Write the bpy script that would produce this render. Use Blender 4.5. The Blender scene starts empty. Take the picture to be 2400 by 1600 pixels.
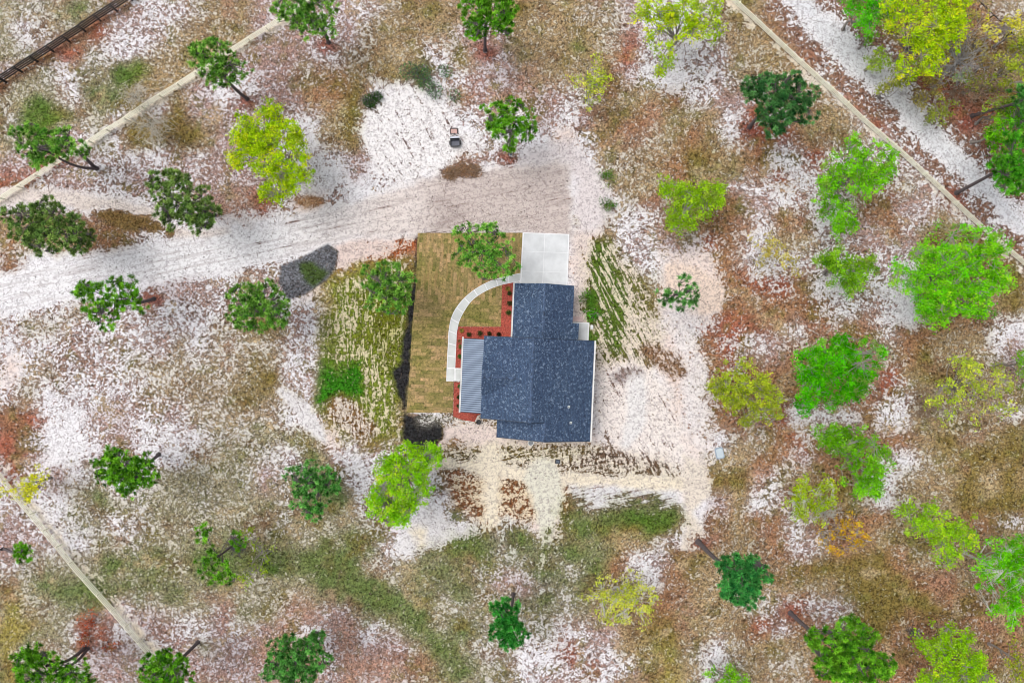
import bpy, math, random
import numpy as np
from mathutils import Vector

# ------------------------------------------------------------------ camera, light
SC = bpy.context.scene
COL = SC.collection
H = 80.0                      # flying height of the drone, metres
M = 0.05                      # metres on the ground per photograph pixel
cam_d = bpy.data.cameras.new("camera"); cam = bpy.data.objects.new("camera", cam_d); COL.objects.link(cam)
cam_d.sensor_width = 36.0; cam_d.lens = 24.0; cam_d.clip_start = 0.5; cam_d.clip_end = 5000
cam.location = (0, 0, H); cam.rotation_euler = (0, 0, 0)
SC.camera = cam

SUN_EL, SUN_AZ = math.radians(64), math.radians(295)     # azimuth clockwise from north (+Y)
world = bpy.data.worlds.new("World"); SC.world = world; world.use_nodes = True
wn = world.node_tree; wn.nodes.clear()
sky = wn.nodes.new("ShaderNodeTexSky"); sky.sky_type = 'NISHITA'; sky.sun_disc = False
sky.sun_elevation = SUN_EL; sky.sun_rotation = SUN_AZ; sky.dust_density = 4.0
hs = wn.nodes.new("ShaderNodeHueSaturation"); hs.inputs['Saturation'].default_value = 0.28
bg = wn.nodes.new("ShaderNodeBackground"); bg.inputs['Strength'].default_value = 0.15
wo = wn.nodes.new("ShaderNodeOutputWorld")
wn.links.new(sky.outputs[0], hs.inputs['Color']); wn.links.new(hs.outputs[0], bg.inputs[0]); wn.links.new(bg.outputs[0], wo.inputs[0])
sun_d = bpy.data.lights.new("sun", 'SUN'); sun = bpy.data.objects.new("sun", sun_d); COL.objects.link(sun)
sun_d.energy = 1.5; sun_d.angle = math.radians(42); sun_d.color = (1.0, 0.965, 0.92)
sdir = Vector((math.sin(SUN_AZ)*math.cos(SUN_EL), math.cos(SUN_AZ)*math.cos(SUN_EL), math.sin(SUN_EL)))
sun.rotation_euler = sdir.to_track_quat('Z', 'Y').to_euler(); sun.location = sdir*120
SC.view_settings.view_transform = 'Standard'; SC.view_settings.look = 'None'
SC.view_settings.exposure = 0.08; SC.view_settings.gamma = 1.0
SC.cycles.filter_width = 1.0; SC.cycles.max_bounces = 5; SC.cycles.diffuse_bounces = 3; SC.cycles.transmission_bounces = 3

# ------------------------------------------------------------------ helpers
def lin(c):
    c = np.asarray(c, float)/255.0
    return np.where(c <= 0.04045, c/12.92, ((c+0.055)/1.055)**2.4)
ALB = 0.87
def alb(r, g, b, k=1.0):
    return tuple(np.clip(lin((r, g, b))*ALB*k, 0, 0.9))
def P(px, py, z=0.0):
    """a point seen at photograph pixel (px, py) and standing z metres above the ground"""
    s = M*(H-z)/H
    return np.array([(px-1200)*s, (800-py)*s, z])

def tag(o, label=None, cat=None, group=None, kind=None):
    if label: o["label"] = label
    if cat: o["category"] = cat
    if group: o["group"] = group
    if kind: o["kind"] = kind
    return o
def empty(name, loc, rz=0.0):
    o = bpy.data.objects.new(name, None); COL.objects.link(o)
    o.location = tuple(float(v) for v in loc); o.rotation_euler = (0, 0, rz); o.empty_display_size = 0.3
    return o
def raw_mesh(name, V, F, mat, parent=None, smooth=False, cols=None, fmat=None, mats=None):
    """V (n,3); F list of tuples or an (m,k) array; cols (n,3) point colours"""
    me = bpy.data.meshes.new(name)
    V = np.asarray(V, dtype=np.float32)
    if isinstance(F, np.ndarray):
        m, k = F.shape
        me.vertices.add(len(V)); me.vertices.foreach_set("co", V.ravel())
        me.loops.add(m*k); me.loops.foreach_set("vertex_index", F.astype(np.int32).ravel())
        me.polygons.add(m)
        me.polygons.foreach_set("loop_start", np.arange(0, m*k, k, dtype=np.int32))
        me.update(calc_edges=True)
    else:
        me.from_pydata([tuple(map(float, v)) for v in V], [], F); me.update()
    if smooth:
        me.polygons.foreach_set("use_smooth", np.ones(len(me.polygons), dtype=bool))
    if cols is not None:
        a = me.attributes.new("Col", 'FLOAT_COLOR', 'POINT')
        c4 = np.ones((len(V), 4), dtype=np.float32); c4[:, :3] = cols
        a.data.foreach_set("color", c4.ravel())
    for mm in (mats if mats else [mat]): me.materials.append(mm)
    if fmat is not None: me.polygons.foreach_set("material_index", np.asarray(fmat, dtype=np.int32))
    o = bpy.data.objects.new(name, me); COL.objects.link(o)
    if parent is not None: o.parent = parent
    return o

class MB:
    """collects shapes into one mesh"""
    def __init__(s): s.v = []; s.f = []
    def add(s, vs, fs):
        n = len(s.v); s.v += [tuple(v) for v in vs]; s.f += [tuple(i+n for i in f) for f in fs]
    def box(s, x0, x1, y0, y1, z0, z1):
        s.add([(x0,y0,z0),(x1,y0,z0),(x1,y1,z0),(x0,y1,z0),(x0,y0,z1),(x1,y0,z1),(x1,y1,z1),(x0,y1,z1)],
              [(3,2,1,0),(4,5,6,7),(0,1,5,4),(1,2,6,5),(2,3,7,6),(3,0,4,7)])
    def prism(s, poly, z0, z1):
        """poly: list of (x,y), counter-clockwise"""
        n = len(poly)
        s.add([(x,y,z0) for x,y in poly]+[(x,y,z1) for x,y in poly],
              [tuple(range(n-1,-1,-1)), tuple(range(n,2*n))]+[(i,(i+1)%n,n+(i+1)%n,n+i) for i in range(n)])
    def slab(s, top, t):
        """top: list of 3-D points counter-clockwise from above; t thickness downward"""
        n = len(top)
        s.add([(x,y,z-t) for x,y,z in top]+list(top),
              [tuple(range(n-1,-1,-1)), tuple(range(n,2*n))]+[(i,(i+1)%n,n+(i+1)%n,n+i) for i in range(n)])
    def profile_y(s, prof, y0, y1):
        """prof: (x,z) polygon extruded along y"""
        n = len(prof)
        s.add([(x,y0,z) for x,z in prof]+[(x,y1,z) for x,z in prof],
              [tuple(range(n)), tuple(range(2*n-1,n-1,-1))]+[(i,n+i,n+(i+1)%n,(i+1)%n) for i in range(n)])
    def cyl(s, x, y, z0, z1, r0, r1=None, n=16):
        r1 = r0 if r1 is None else r1
        s.add([(x+r0*math.cos(2*math.pi*i/n), y+r0*math.sin(2*math.pi*i/n), z0) for i in range(n)] +
              [(x+r1*math.cos(2*math.pi*i/n), y+r1*math.sin(2*math.pi*i/n), z1) for i in range(n)],
              [tuple(range(n-1,-1,-1)), tuple(range(n,2*n))]+[(i,(i+1)%n,n+(i+1)%n,n+i) for i in range(n)])
    def beam(s, p, q, w, h):
        """box section beam from p to q, w wide across, h tall"""
        p = Vector(p); q = Vector(q); d = (q-p).normalized()
        side = Vector((-d.y, d.x, 0)).normalized() if abs(d.z) < 0.99 else Vector((1,0,0))
        up = d.cross(side)*-1 if d.cross(side).z < 0 else d.cross(side)
        c = []
        for b in (p, q):
            for a1, a2 in ((-1,-1),(1,-1),(1,1),(-1,1)):
                c.append(b+side*a1*w/2+up*a2*h/2)
        s.add(c, [(0,1,2,3),(7,6,5,4),(0,4,5,1),(1,5,6,2),(2,6,7,3),(3,7,4,0)])
    def build(s, name, mat, parent=None, smooth=False, bevel=0.0):
        o = raw_mesh(name, s.v, s.f, mat, parent, smooth)
        if bevel:
            b = o.modifiers.new("bevel", 'BEVEL'); b.width = bevel; b.segments = 2; b.limit_method = 'ANGLE'
        return o

def tubes(segs, n=5):
    """segs: (k,8) p0 p1 r0 r1 -> vertices, faces"""
    S = np.asarray(segs, float)
    p0, p1, r0, r1 = S[:, :3], S[:, 3:6], S[:, 6], S[:, 7]
    d = p1-p0; L = np.linalg.norm(d, axis=1, keepdims=True); L[L == 0] = 1; d = d/L
    ref = np.where(np.abs(d[:, 2:3]) > 0.9, np.array([[1., 0, 0]]), np.array([[0., 0, 1]]))
    a = np.cross(d, ref); a /= np.linalg.norm(a, axis=1, keepdims=True); b = np.cross(d, a)
    ang = np.arange(n)*2*math.pi/n
    ring = a[:, None, :]*np.cos(ang)[None, :, None]+b[:, None, :]*np.sin(ang)[None, :, None]
    V = np.concatenate([p0[:, None, :]+ring*r0[:, None, None], p1[:, None, :]+ring*r1[:, None, None]], axis=1)
    k = len(S); base = (np.arange(k)*2*n)[:, None]
    i = np.arange(n); j = (i+1) % n
    F = np.stack([base+i, base+n+i, base+n+j, base+j], axis=2).reshape(-1, 4)
    return V.reshape(-1, 3), F

# ------------------------------------------------------------------ procedural noise for the ground map
def vnoise(X, Y, scale, seed):
    x = X*scale; y = Y*scale
    xi = np.floor(x).astype(np.int64); yi = np.floor(y).astype(np.int64)
    fx = x-xi; fy = y-yi
    fx = fx*fx*(3-2*fx); fy = fy*fy*(3-2*fy)
    def h(a, b):
        n = (a*374761393+b*668265263+seed*1442695041) & 0x7fffffff
        n = ((n ^ (n >> 13))*1274126177) & 0x7fffffff
        return ((n ^ (n >> 16)) & 0xffff)/65535.0
    return (h(xi, yi)*(1-fx)+h(xi+1, yi)*fx)*(1-fy)+(h(xi, yi+1)*(1-fx)+h(xi+1, yi+1)*fx)*fy
def fnoise(X, Y, scale, seed, oct=4):
    s = 0; a = 1; t = 0
    for o in range(oct):
        s = s+a*vnoise(X, Y, scale*2**o, seed+o*17); t += a; a *= 0.55
    return s/t-0.5

# ------------------------------------------------------------------ material helpers
def new_mat(name):
    m = bpy.data.materials.new(name); m.use_nodes = True
    nt = m.node_tree
    return m, nt, nt.nodes["Principled BSDF"]
def N(nt, typ, **kw):
    n = nt.nodes.new(typ)
    for k, v in kw.items():
        if k.startswith("i_"):
            n.inputs[k[2:].replace("_", " ")].default_value = v
        else: setattr(n, k, v)
    return n
def math_node(nt, op, a, b=None, c=None, clamp=False):
    n = nt.nodes.new("ShaderNodeMath"); n.operation = op; n.use_clamp = clamp
    for i, v in enumerate((a, b, c)):
        if v is None: continue
        if isinstance(v, (int, float)): n.inputs[i].default_value = v
        else: nt.links.new(v, n.inputs[i])
    return n.outputs[0]
def mixc(nt, f, a, b, blend='MIX'):
    n = nt.nodes.new("ShaderNodeMix"); n.data_type = 'RGBA'; n.blend_type = blend
    for s, v in ((n.inputs[0], f), (n.inputs[6], a), (n.inputs[7], b)):
        if isinstance(v, (int, float)): s.default_value = v
        elif isinstance(v, tuple): s.default_value = v if len(v) == 4 else (*v, 1)
        else: nt.links.new(v, s)
    return n.outputs[2]
def ramp(nt, fac, lo, hi):
    n = nt.nodes.new("ShaderNodeMapRange"); n.interpolation_type = 'SMOOTHSTEP'
    nt.links.new(fac, n.inputs[0]); n.inputs[1].default_value = lo; n.inputs[2].default_value = hi
    return n.outputs[0]
def noise(nt, vec, scale, detail=3.0, rough=0.5, dist=0.0):
    n = nt.nodes.new("ShaderNodeTexNoise"); n.inputs['Scale'].default_value = scale
    n.inputs['Detail'].default_value = detail; n.inputs['Roughness'].default_value = rough
    n.inputs['Distortion'].default_value = dist
    if vec is not None: nt.links.new(vec, n.inputs['Vector'])
    return n.outputs['Fac']
def mapping(nt, vec, rot=0.0, scale=(1, 1, 1)):
    r = nt.nodes.new("ShaderNodeVectorRotate"); r.rotation_type = 'Z_AXIS'; r.inputs['Angle'].default_value = rot
    nt.links.new(vec, r.inputs['Vector'])
    m = nt.nodes.new("ShaderNodeMapping"); m.inputs['Scale'].default_value = scale
    nt.links.new(r.outputs[0], m.inputs['Vector'])
    return m.outputs[0]
def bump(nt, h, bsdf, strength, dist):
    b = nt.nodes.new("ShaderNodeBump"); b.inputs['Strength'].default_value = strength; b.inputs['Distance'].default_value = dist
    nt.links.new(h, b.inputs['Height']); nt.links.new(b.outputs[0], bsdf.inputs['Normal'])
def simple_mat(name, col, rough=0.7, var=0.25, scale=3.0, metal=0.0, bump_s=0.0):
    m, nt, b = new_mat(name)
    tc = nt.nodes.new("ShaderNodeTexCoord")
    n1 = noise(nt, tc.outputs['Object'], scale, 5, 0.6)
    c = mixc(nt, ramp(nt, n1, 0.3, 0.7), tuple(v*(1-var) for v in col), tuple(min(v*(1+var), 0.9) for v in col))
    nt.links.new(c, b.inputs['Base Color']); b.inputs['Roughness'].default_value = rough; b.inputs['Metallic'].default_value = metal
    if bump_s: bump(nt, noise(nt, tc.outputs['Object'], scale*6, 3), b, bump_s, 0.02)
    return m

# ------------------------------------------------------------------ ground material
def ground_material():
    m, nt, b = new_mat("sandy_ground")
    L = nt.links
    def attr(n):
        a = nt.nodes.new("ShaderNodeAttribute"); a.attribute_name = n; return a
    lit = attr("litter").outputs['Color']; sndc = attr("sandcol").outputs['Color']
    par = nt.nodes.new("ShaderNodeSeparateColor"); L.new(attr("par").outputs['Color'], par.inputs[0])
    sf, sA, sB = par.outputs[0], par.outputs[1], par.outputs[2]
    sC = attr("par").outputs['Alpha']
    tc = nt.nodes.new("ShaderNodeTexCoord"); vec = tc.outputs['Object']
    n1 = noise(nt, vec, 0.62, 4, 0.6, 0.3)
    n2 = noise(nt, vec, 1.55, 4, 0.6, 1.1)
    n3 = noise(nt, vec, 3.3, 3, 0.6, 0.8)
    nn = math_node(nt, 'ADD', math_node(nt, 'MULTIPLY', n1, 0.16), math_node(nt, 'MULTIPLY', n2, 0.84))
    nn = math_node(nt, 'ADD', math_node(nt, 'MULTIPLY', nn, 0.55), math_node(nt, 'MULTIPLY', n3, 0.45))
    tA = noise(nt, mapping(nt, vec, math.radians(-12), (0.16, 2.9, 1)), 1.0, 5, 0.66, 0.15)
    tB = noise(nt, mapping(nt, vec, 0.0, (2.6, 0.42, 1)), 1.0, 4, 0.65, 0.4)
    tC = noise(nt, mapping(nt, vec, math.radians(-28), (2.3, 0.22, 1)), 1.0, 4, 0.65, 0.3)
    def mixf(f, a, c):
        n = nt.nodes.new("ShaderNodeMix"); n.data_type = 'FLOAT'
        L.new(f, n.inputs[0]); L.new(a, n.inputs[2]); L.new(c, n.inputs[3]); return n.outputs[0]
    nn = mixf(math_node(nt, 'MULTIPLY', sA, 0.8), nn, tA)
    nn = mixf(math_node(nt, 'MULTIPLY', sB, 0.55), nn, tB)
    nn = mixf(math_node(nt, 'MULTIPLY', sC, 0.6), nn, tC)
    t = math_node(nt, 'ADD', nn, math_node(nt, 'MULTIPLY', math_node(nt, 'SUBTRACT', sf, 0.5), 0.31))
    sandm = ramp(nt, t, 0.487, 0.52)
    edge = math_node(nt, 'SUBTRACT', ramp(nt, t, 0.42, 0.49), ramp(nt, t, 0.49, 0.515))
    # litter: leaves, dead grass, pine straw
    v = nt.nodes.new("ShaderNodeTexVoronoi"); v.inputs['Scale'].default_value = 4.2; L.new(vec, v.inputs['Vector'])
    vs = nt.nodes.new("ShaderNodeSeparateColor"); L.new(v.outputs['Color'], vs.inputs[0])
    f1 = noise(nt, vec, 3.6, 4, 0.7, 0.9)
    dark = mixc(nt, 1.0, lit, (0.24, 0.225, 0.21), 'MULTIPLY')
    pale = mixc(nt, 1.0, lit, (1.9, 1.95, 2.0), 'MULTIPLY')
    c = mixc(nt, ramp(nt, f1, 0.48, 0.57), lit, pale)
    c = mixc(nt, math_node(nt, 'MULTIPLY', ramp(nt, f1, 0.46, 0.39), 0.9), c, dark)  # dark flecks paint in the little shadows among the litter
    c = mixc(nt, math_node(nt, 'MULTIPLY', vs.outputs[0], 0.35), c, mixc(nt, 1.0, c, (1.25, 0.92, 0.72), 'MULTIPLY'))
    c = mixc(nt, math_node(nt, 'MULTIPLY', edge, 0.6), c, dark)
    # sand
    s1 = noise(nt, vec, 2.6, 5, 0.75, 1.2)
    s = mixc(nt, ramp(nt, s1, 0.53, 0.40), sndc, mixc(nt, 1.0, sndc, (0.60, 0.57, 0.58), 'MULTIPLY'))
    sa = math_node(nt, 'MULTIPLY', ramp(nt, tA, 0.50, 0.40), math_node(nt, 'MULTIPLY', sA, 0.62))
    s = mixc(nt, sa, s, mixc(nt, 1.0, sndc, (0.66, 0.62, 0.62), 'MULTIPLY'))
    # small dark crumbs lying on the sand
    v2 = nt.nodes.new("ShaderNodeTexVoronoi"); v2.inputs['Scale'].default_value = 1.7; v2.inputs['Randomness'].default_value = 1.0
    L.new(vec, v2.inputs['Vector'])
    vs2 = nt.nodes.new("ShaderNodeSeparateColor"); L.new(v2.outputs['Color'], vs2.inputs[0])
    crumb = math_node(nt, 'MULTIPLY', math_node(nt, 'LESS_THAN', v2.outputs['Distance'], 0.16), math_node(nt, 'GREATER_THAN', vs2.outputs[1], 0.72))
    s = mixc(nt, math_node(nt, 'MULTIPLY', crumb, 0.7), s, (0.09, 0.07, 0.06))
    c = mixc(nt, sandm, c, s)
    L.new(c, b.inputs['Base Color']); b.inputs['Roughness'].default_value = 0.95
    b.inputs['Specular IOR Level'].default_value = 0.1
    hgt = math_node(nt, 'ADD', f1, math_node(nt, 'MULTIPLY', t, 0.8))
    bump(nt, hgt, b, 0.9, 0.2)
    return m

# ------------------------------------------------------------------ ground map (what grows and lies where), one letter per 2.5 m
MAP = """
tTtoTmss sTttmmms msTttttt ottTTmww wTotnwwr ooooonTT
twTtrwws Ttttmmmw mTtttmmm ttttTmww wTttnsww rnooonnT
tTmrTwwT tttmmmmw Ttttstmm tttttrww sstttnrw wrnooono
mtTwTtgt ttmsmmTn ttogwsmm pttTnmsW wsTtttsn wwrrnnot
tttwoott tmwwmmnn oswWwnmp pmsTnttn wsmsmtts rwwrrnno
Tggttsts ommmmswt oWWWwwss smwmtnnt ttwrsttt srwwrrro
ttmsTsoo oommsswt oWWWWWww wwksntTt ntsRRntt Tssrwwrr
mmrmssss msmmmsww mswWWnsm wWWwTTtn ootnwsRs ssswnrwr
rrsmssms smmmmswW msswwnww WWWWTttn onssRwsm nRTsRrwr
wwwwwwww wspprsks WWWWWWWW WWWwwTnt ttnmwsww nnmssRrw
ttoonnks wwWWWWWW WWWWWWWW WWWoTwwn tnnsnnwm mnsmtsnr
ntttnnwW WWWWWWWW kkrnoooo WWWkowsm mRnwtTss mwmooonn
nWWWWWWW WWWssswr yoooTTTT WWkkoswk kknwwssw sswooono
WWWWWWwm msstssky ygokTTTT WWWkgoTk kknRRnww swwootto
WwTtTssw wsstTssy TooyTTTT WWWkgook kknnnnRw swWtnnto
sttTwsss swttoswg gyooTTTT WWWkgoTk wRrrnwnn nsnnttww
wsTssssT twtttTTg gogoTTTT WWWkTksk knRwmnnn nTnottsm
kTtTTTtt ttttoTsG GgotTTTT WWWWkwWk wnRnnnnn pRtoottm
TtwwswTt tttottsG gooTTTTT WWWWwWWk wnnnnnnn RRsttttt
nrsWmmTs Tttttwsn konswTTT WWWWwWWk wnnmRwww nwwtttts
rsWWsmww wsTTtttk wnnTkkkk kkkkwWkk kwTTnRno nnntotto
rmWWwmsw wTttTwos wwsgknkk kkkmnmwk kTtnnmno RswTtooo
RwmwTsTt tttTmTto wsnwwrnk TkTsmswW koopstno TwTttoto
swwtotTt tTtttTgo sstwwwrn Rkwswwww Wmtwwnno TwTttooo
mswTTsTt tttttTtt tTmWswTw Tkoooooo Wntnnwnn nnttnnns
mmswttTt ttottttt oowWsoow owotttTs wnttnssn ntttnntn
sTttttoo toottotg otTttooT ToTonwwn tttttnoo oonttttn
otootttt ttttttto oottTtTm mwTotTwn ttTtnttt ooonntnn
yttTmmTt ttsttppm mgootTtt ttTtttnn ttTTsRss oooonnnn
yytsrwmm ssmsmpss pstotoTt TTssmtoo tttRsnnn nonnnnnn
yttTmmTs mtmmpppm pmmtgtTT wwRswtty TwTttttn nnnnoonn
ottTmmmm mmmmmpps pppntotT wssRwsoy twTtTTnn nnnnooot
"""
WS, PS, CS = (252, 249, 252), (248, 230, 222), (250, 238, 216)
CODES = {  # litter colour (sRGB as photographed), sand fraction, sand colour
 'W': ((150,128,126), 0.86, WS), 'w': ((158,138,134), 0.61, WS), 's': ((160,136,128), 0.50, WS),
 'm': ((164,138,131), 0.41, (235,225,228)), 'r': ((154,96,76), 0.24, (235,220,215)), 'R': ((150,90,70), 0.44, (238,230,228)),
 'n': ((150,114,86), 0.29, (226,210,196)), 't': ((156,136,104), 0.34, (222,212,192)), 'T': ((150,134,110), 0.45, (234,228,218)),
 'o': ((120,106,58), 0.20, (205,196,160)), 'g': ((94,114,48), 0.20, (190,185,130)), 'G': ((52,112,22), 0.10, (150,160,80)),
 'k': ((168,132,102), 0.80, PS), 'p': ((172,138,122), 0.33, (228,210,202)), 'u': ((144,138,112), 0.38, (222,216,198)), 'U': ((140,134,112), 0.47, (232,228,222)), 'v': ((102,116,72), 0.22, (200,200,170)),
 'y': ((146,136,74), 0.28, (225,210,165)),
}
def build_ground():
    # vertex grid, fine where the photograph looks, coarse out to the horizon
    def axis(lim, step):
        a = list(np.arange(-lim, lim+1e-6, step)); d = step*2; x = lim
        out = []
        while x < 1500: x += d; d *= 1.45; out.append(x)
        return np.array([-v for v in out[::-1]]+a+out)
    xs, ys = axis(69.0, 0.2), axis(47.0, 0.2)
    X, Y = np.meshgrid(xs, ys)
    far = (np.abs(X) > 69.5) | (np.abs(Y) > 47.5)
    rows = [r.replace(" ", "") for r in MAP.strip().split("\n")]
    assert len(rows) == 32 and all(len(r) == 48 for r in rows), [len(r) for r in rows]
    # more sand in the west, greener grass in the south
    for r in range(32):
        row = list(rows[r])
        if r < 7: row[:6] = [{'t': 'u', 'T': 'U', 'o': 'v'}.get(c, c) for c in row[:6]]
        if 14 <= r < 20: row[:15] = [{'t': 'T', 'T': 's'}.get(c, c) for c in row[:15]]
        if r >= 20: row[1:28] = [{'t': 'u', 'T': 'U', 'o': 'v', 'g': 'v'}.get(c, c) for c in row[1:28]]
        rows[r] = row
    keys = list(CODES)
    idx = np.array([[keys.index(c) for c in r] for r in rows])
    T = np.array([list(np.array(lin(CODES[k][0]))*ALB)+[CODES[k][1]]+list(np.array(lin(CODES[k][2]))*ALB) for k in keys])
    G = T[idx]                                   # 32 x 48 x 7
    G = np.pad(G, ((3, 3), (3, 3), (0, 0)), mode='reflect')
    # warp the map so that its patches have ragged outlines
    wx = fnoise(X, Y, 0.16, 5)*7.0+fnoise(X, Y, 0.75, 6)*2.2
    wy = fnoise(X, Y, 0.16, 9)*7.0+fnoise(X, Y, 0.75, 10)*2.2
    Xc = np.clip(X, -67, 67); Yc = np.clip(Y, -46, 46)
    gx = np.clip((Xc+wx*0.55+60)/2.5-0.5+3, 0, G.shape[1]-1.01); gy = np.clip((40-Yc-wy*0.55)/2.5-0.5+3, 0, G.shape[0]-1.01)
    x0 = gx.astype(int); y0 = gy.astype(int); fx = (gx-x0)[..., None]; fy = (gy-y0)[..., None]
    sm = lambda f: np.clip((f-0.5)*1.2+0.5, 0, 1)
    fx = sm(fx); fy = sm(fy)
    A = (G[y0, x0]*(1-fx)+G[y0, x0+1]*fx)*(1-fy)+(G[y0+1, x0]*(1-fx)+G[y0+1, x0+1]*fx)*fy
    A[..., 3] += fnoise(X, Y, 0.35, 31)*0.32+0.015
    # patches of other litter a metre or three across
    for sc_, sd, colr, amt in ((0.33, 61, (116,106,58), 1.0), (0.30, 62, (152,116,104), 0.6), (0.5, 63, (176,158,126), 0.9), (0.42, 64, (112,84,64), 0.7), (0.6, 65, (104,112,56), 0.6)):
        k_ = (np.clip(fnoise(X, Y, sc_, sd, 4)*7.0-0.75, 0, 1)*amt*0.75)[..., None]
        A[..., :3] = A[..., :3]*(1-k_)+lin(colr)*ALB*k_
    stA = np.zeros_like(X); stB = np.zeros_like(X); stC = np.zeros_like(X)
    rag = fnoise(X, Y, 0.5, 21)*2.2+fnoise(X, Y, 1.7, 22)*1.1
    PX = X/M+1200; PY = 800-Y/M
    def seg_d(pts, wid):
        """signed distance (m) outside a stroke given in photograph pixels"""
        best = np.full(X.shape, 1e9)
        for (a, b), (wa, wb) in zip(zip(pts[:-1], pts[1:]), zip(wid[:-1], wid[1:])):
            dx, dy = b[0]-a[0], b[1]-a[1]; l2 = dx*dx+dy*dy
            t = np.clip(((PX-a[0])*dx+(PY-a[1])*dy)/l2, 0, 1)
            d = np.hypot(PX-a[0]-t*dx, PY-a[1]-t*dy)-(wa+(wb-wa)*t)/2
            best = np.minimum(best, d)
        return best*M
    def poly_d(pts):
        best = np.full(X.shape, 1e9); inside = np.zeros(X.shape, bool)
        n = len(pts)
        for i in range(n):
            ax, ay = pts[i]; bx, by = pts[(i+1) % n]
            dx, dy = bx-ax, by-ay; l2 = dx*dx+dy*dy+1e-9
            t = np.clip(((PX-ax)*dx+(PY-ay)*dy)/l2, 0, 1)
            best = np.minimum(best, np.hypot(PX-ax-t*dx, PY-ay-t*dy))
            c = ((ay > PY) != (by > PY)) & (PX < (bx-ax)*(PY-ay)/((by-ay) if by != ay else 1e-9)+ax)
            inside ^= c
        return np.where(inside, -best, best)*M
    def mask(d, soft=0.5, ragged=0.6):
        return np.clip(0.5-(d+rag*ragged)/(2*soft), 0, 1)
    def paint(mk, litc=None, sfv=None, sc=None, a=None, b=None, c=None):
        nonlocal A, stA, stB, stC
        m3 = mk[..., None]
        if litc is not None: A[..., :3] = A[..., :3]*(1-m3)+lin(litc)*ALB*m3
        if sfv is not None: A[..., 3] = A[..., 3]*(1-mk)+(sfv+fnoise(X, Y, 0.5, 77)*0.2)*mk
        if sc is not None: A[..., 4:] = A[..., 4:]*(1-m3)+lin(sc)*ALB*m3
        if a is not None: stA = stA*(1-mk)+a*mk
        if b is not None: stB = stB*(1-mk)+b*mk
        if c is not None: stC = stC*(1-mk)+c*mk
    S = lambda pts, w, **k: mask(seg_d(pts, w), **k)
    # scraped clearing north of the house
    paint(mask(poly_d([(880,210),(960,190),(1040,235),(1075,300),(1130,330),(1060,390),(940,440),(870,410),(850,300)]), 0.8), (140,120,114), 0.74, (254,250,250), c=0.7)
    paint(mask(poly_d([(1235,350),(1330,330),(1400,400),(1440,480),(1400,560),(1345,560),(1345,420),(1180,400)]), 0.8), (150,125,120), 0.88, (238,228,228), c=0.4)
    # sand yard east of the house, combed by machine tracks
    paint(mask(poly_d([(1345,540),(1400,545),(1440,620),(1400,720),(1385,800),(1350,800)]), 0.6), (160,120,90), 0.85, (240,224,216), b=0.7)
    paint(mask(poly_d([(1365,600),(1420,560),(1500,640),(1560,780),(1520,880),(1400,860),(1372,760)]), 0.9), (108,110,54), 0.56, (240,226,208), c=0.75)
    paint(mask(poly_d([(1385,570),(1425,565),(1480,700),(1450,830),(1405,780),(1375,720)]), 0.7), (84,108,38), 0.46, (232,222,194), c=0.8)
    paint(S([(1380,690),(1390,730),(1384,790)], [18,26,20]), (58,110,26), 0.15, (200,200,140))
    paint(mask(poly_d([(1400,870),(1480,840),(1560,900),(1600,1010),(1640,1080),(1600,1150),(1470,1080),(1395,1010)]), 0.8), (136,112,98), 0.72, (252,242,236), c=0.75)
    paint(S([(1520,820),(1590,860)], [40,60]), (132,104,80), 0.42, (225,205,190), c=0.6)
    paint(S([(1445,885),(1490,880)], [20,26], soft=0.4), (150,135,132), 0.5, (200,190,188))
    paint(S([(1490,900),(1495,980),(1465,1045)], [40,50,26], soft=0.4, ragged=0.4), (200,190,180), 1.0, (246,242,240))
    paint(mask(poly_d([(1300,1045),(1430,1050),(1560,1070),(1580,1120),(1300,1100)]), 0.8), (104,84,70), 0.47, (238,226,212), b=0.5)
    paint(mask(poly_d([(1040,1050),(1160,1040),(1400,1045),(1330,1090),(1180,1100),(1020,1090)]), 0.8), (116,104,66), 0.50, (240,230,206), a=0.45)
    paint(mask(poly_d([(1035,1100),(1330,1120),(1380,1200),(1250,1220),(1130,1235),(1060,1180)]), 0.8), (126,84,54), 0.50, (240,222,192), a=0.25)
    paint(mask(poly_d([(1330,1125),(1590,1150),(1585,1200),(1350,1205)]), 0.7), (140,118,108), 0.74, (234,232,232), a=0.7)
    paint(mask(poly_d([(1030,1065),(1300,1085),(1590,1095),(1600,1135),(1330,1130),(1040,1112)]), 0.8), (112,92,68), 0.50, (238,228,210), a=0.4)
    paint(S([(1020,1085),(1130,1095),(1250,1115),(1430,1128),(1650,1135)], [10,24,26,22,30], soft=0.3, ragged=0.35), (190,170,140), 0.97, CS, a=0.6)
    paint(S([(1150,1060),(1155,1120),(1150,1230)], [42,44,30], soft=0.5), (160,130,100), 0.86, CS, b=1.0)
    paint(S([(1275,1120),(1285,1180),(1280,1240),(1272,1330)], [90,66,34,6], soft=0.4), (130,124,92), 0.84, (236,232,216), b=0.7)
    paint(S([(1190,1230),(1205,1300)], [34,14], soft=0.5), None, 0.72, (236,234,230), b=0.6)
    paint(mask(poly_d([(1600,1060),(1655,1090),(1665,1165),(1625,1200),(1650,1250),(1630,1290),(1600,1285),(1605,1200)]), 0.35, 0.4), (150,135,110), 0.97, (242,230,216))
    paint(mask(poly_d([(1560,615),(1640,625),(1698,680),(1690,725),(1640,740),(1585,730),(1560,680)]), 0.3, 0.3), (190,160,140), 0.99, (250,228,212))
    paint(S([(1590,740),(1620,860),(1640,1000)], [60,50,46], soft=1.3, ragged=1.7), None, 0.74, (248,240,238), c=0.6)
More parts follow.
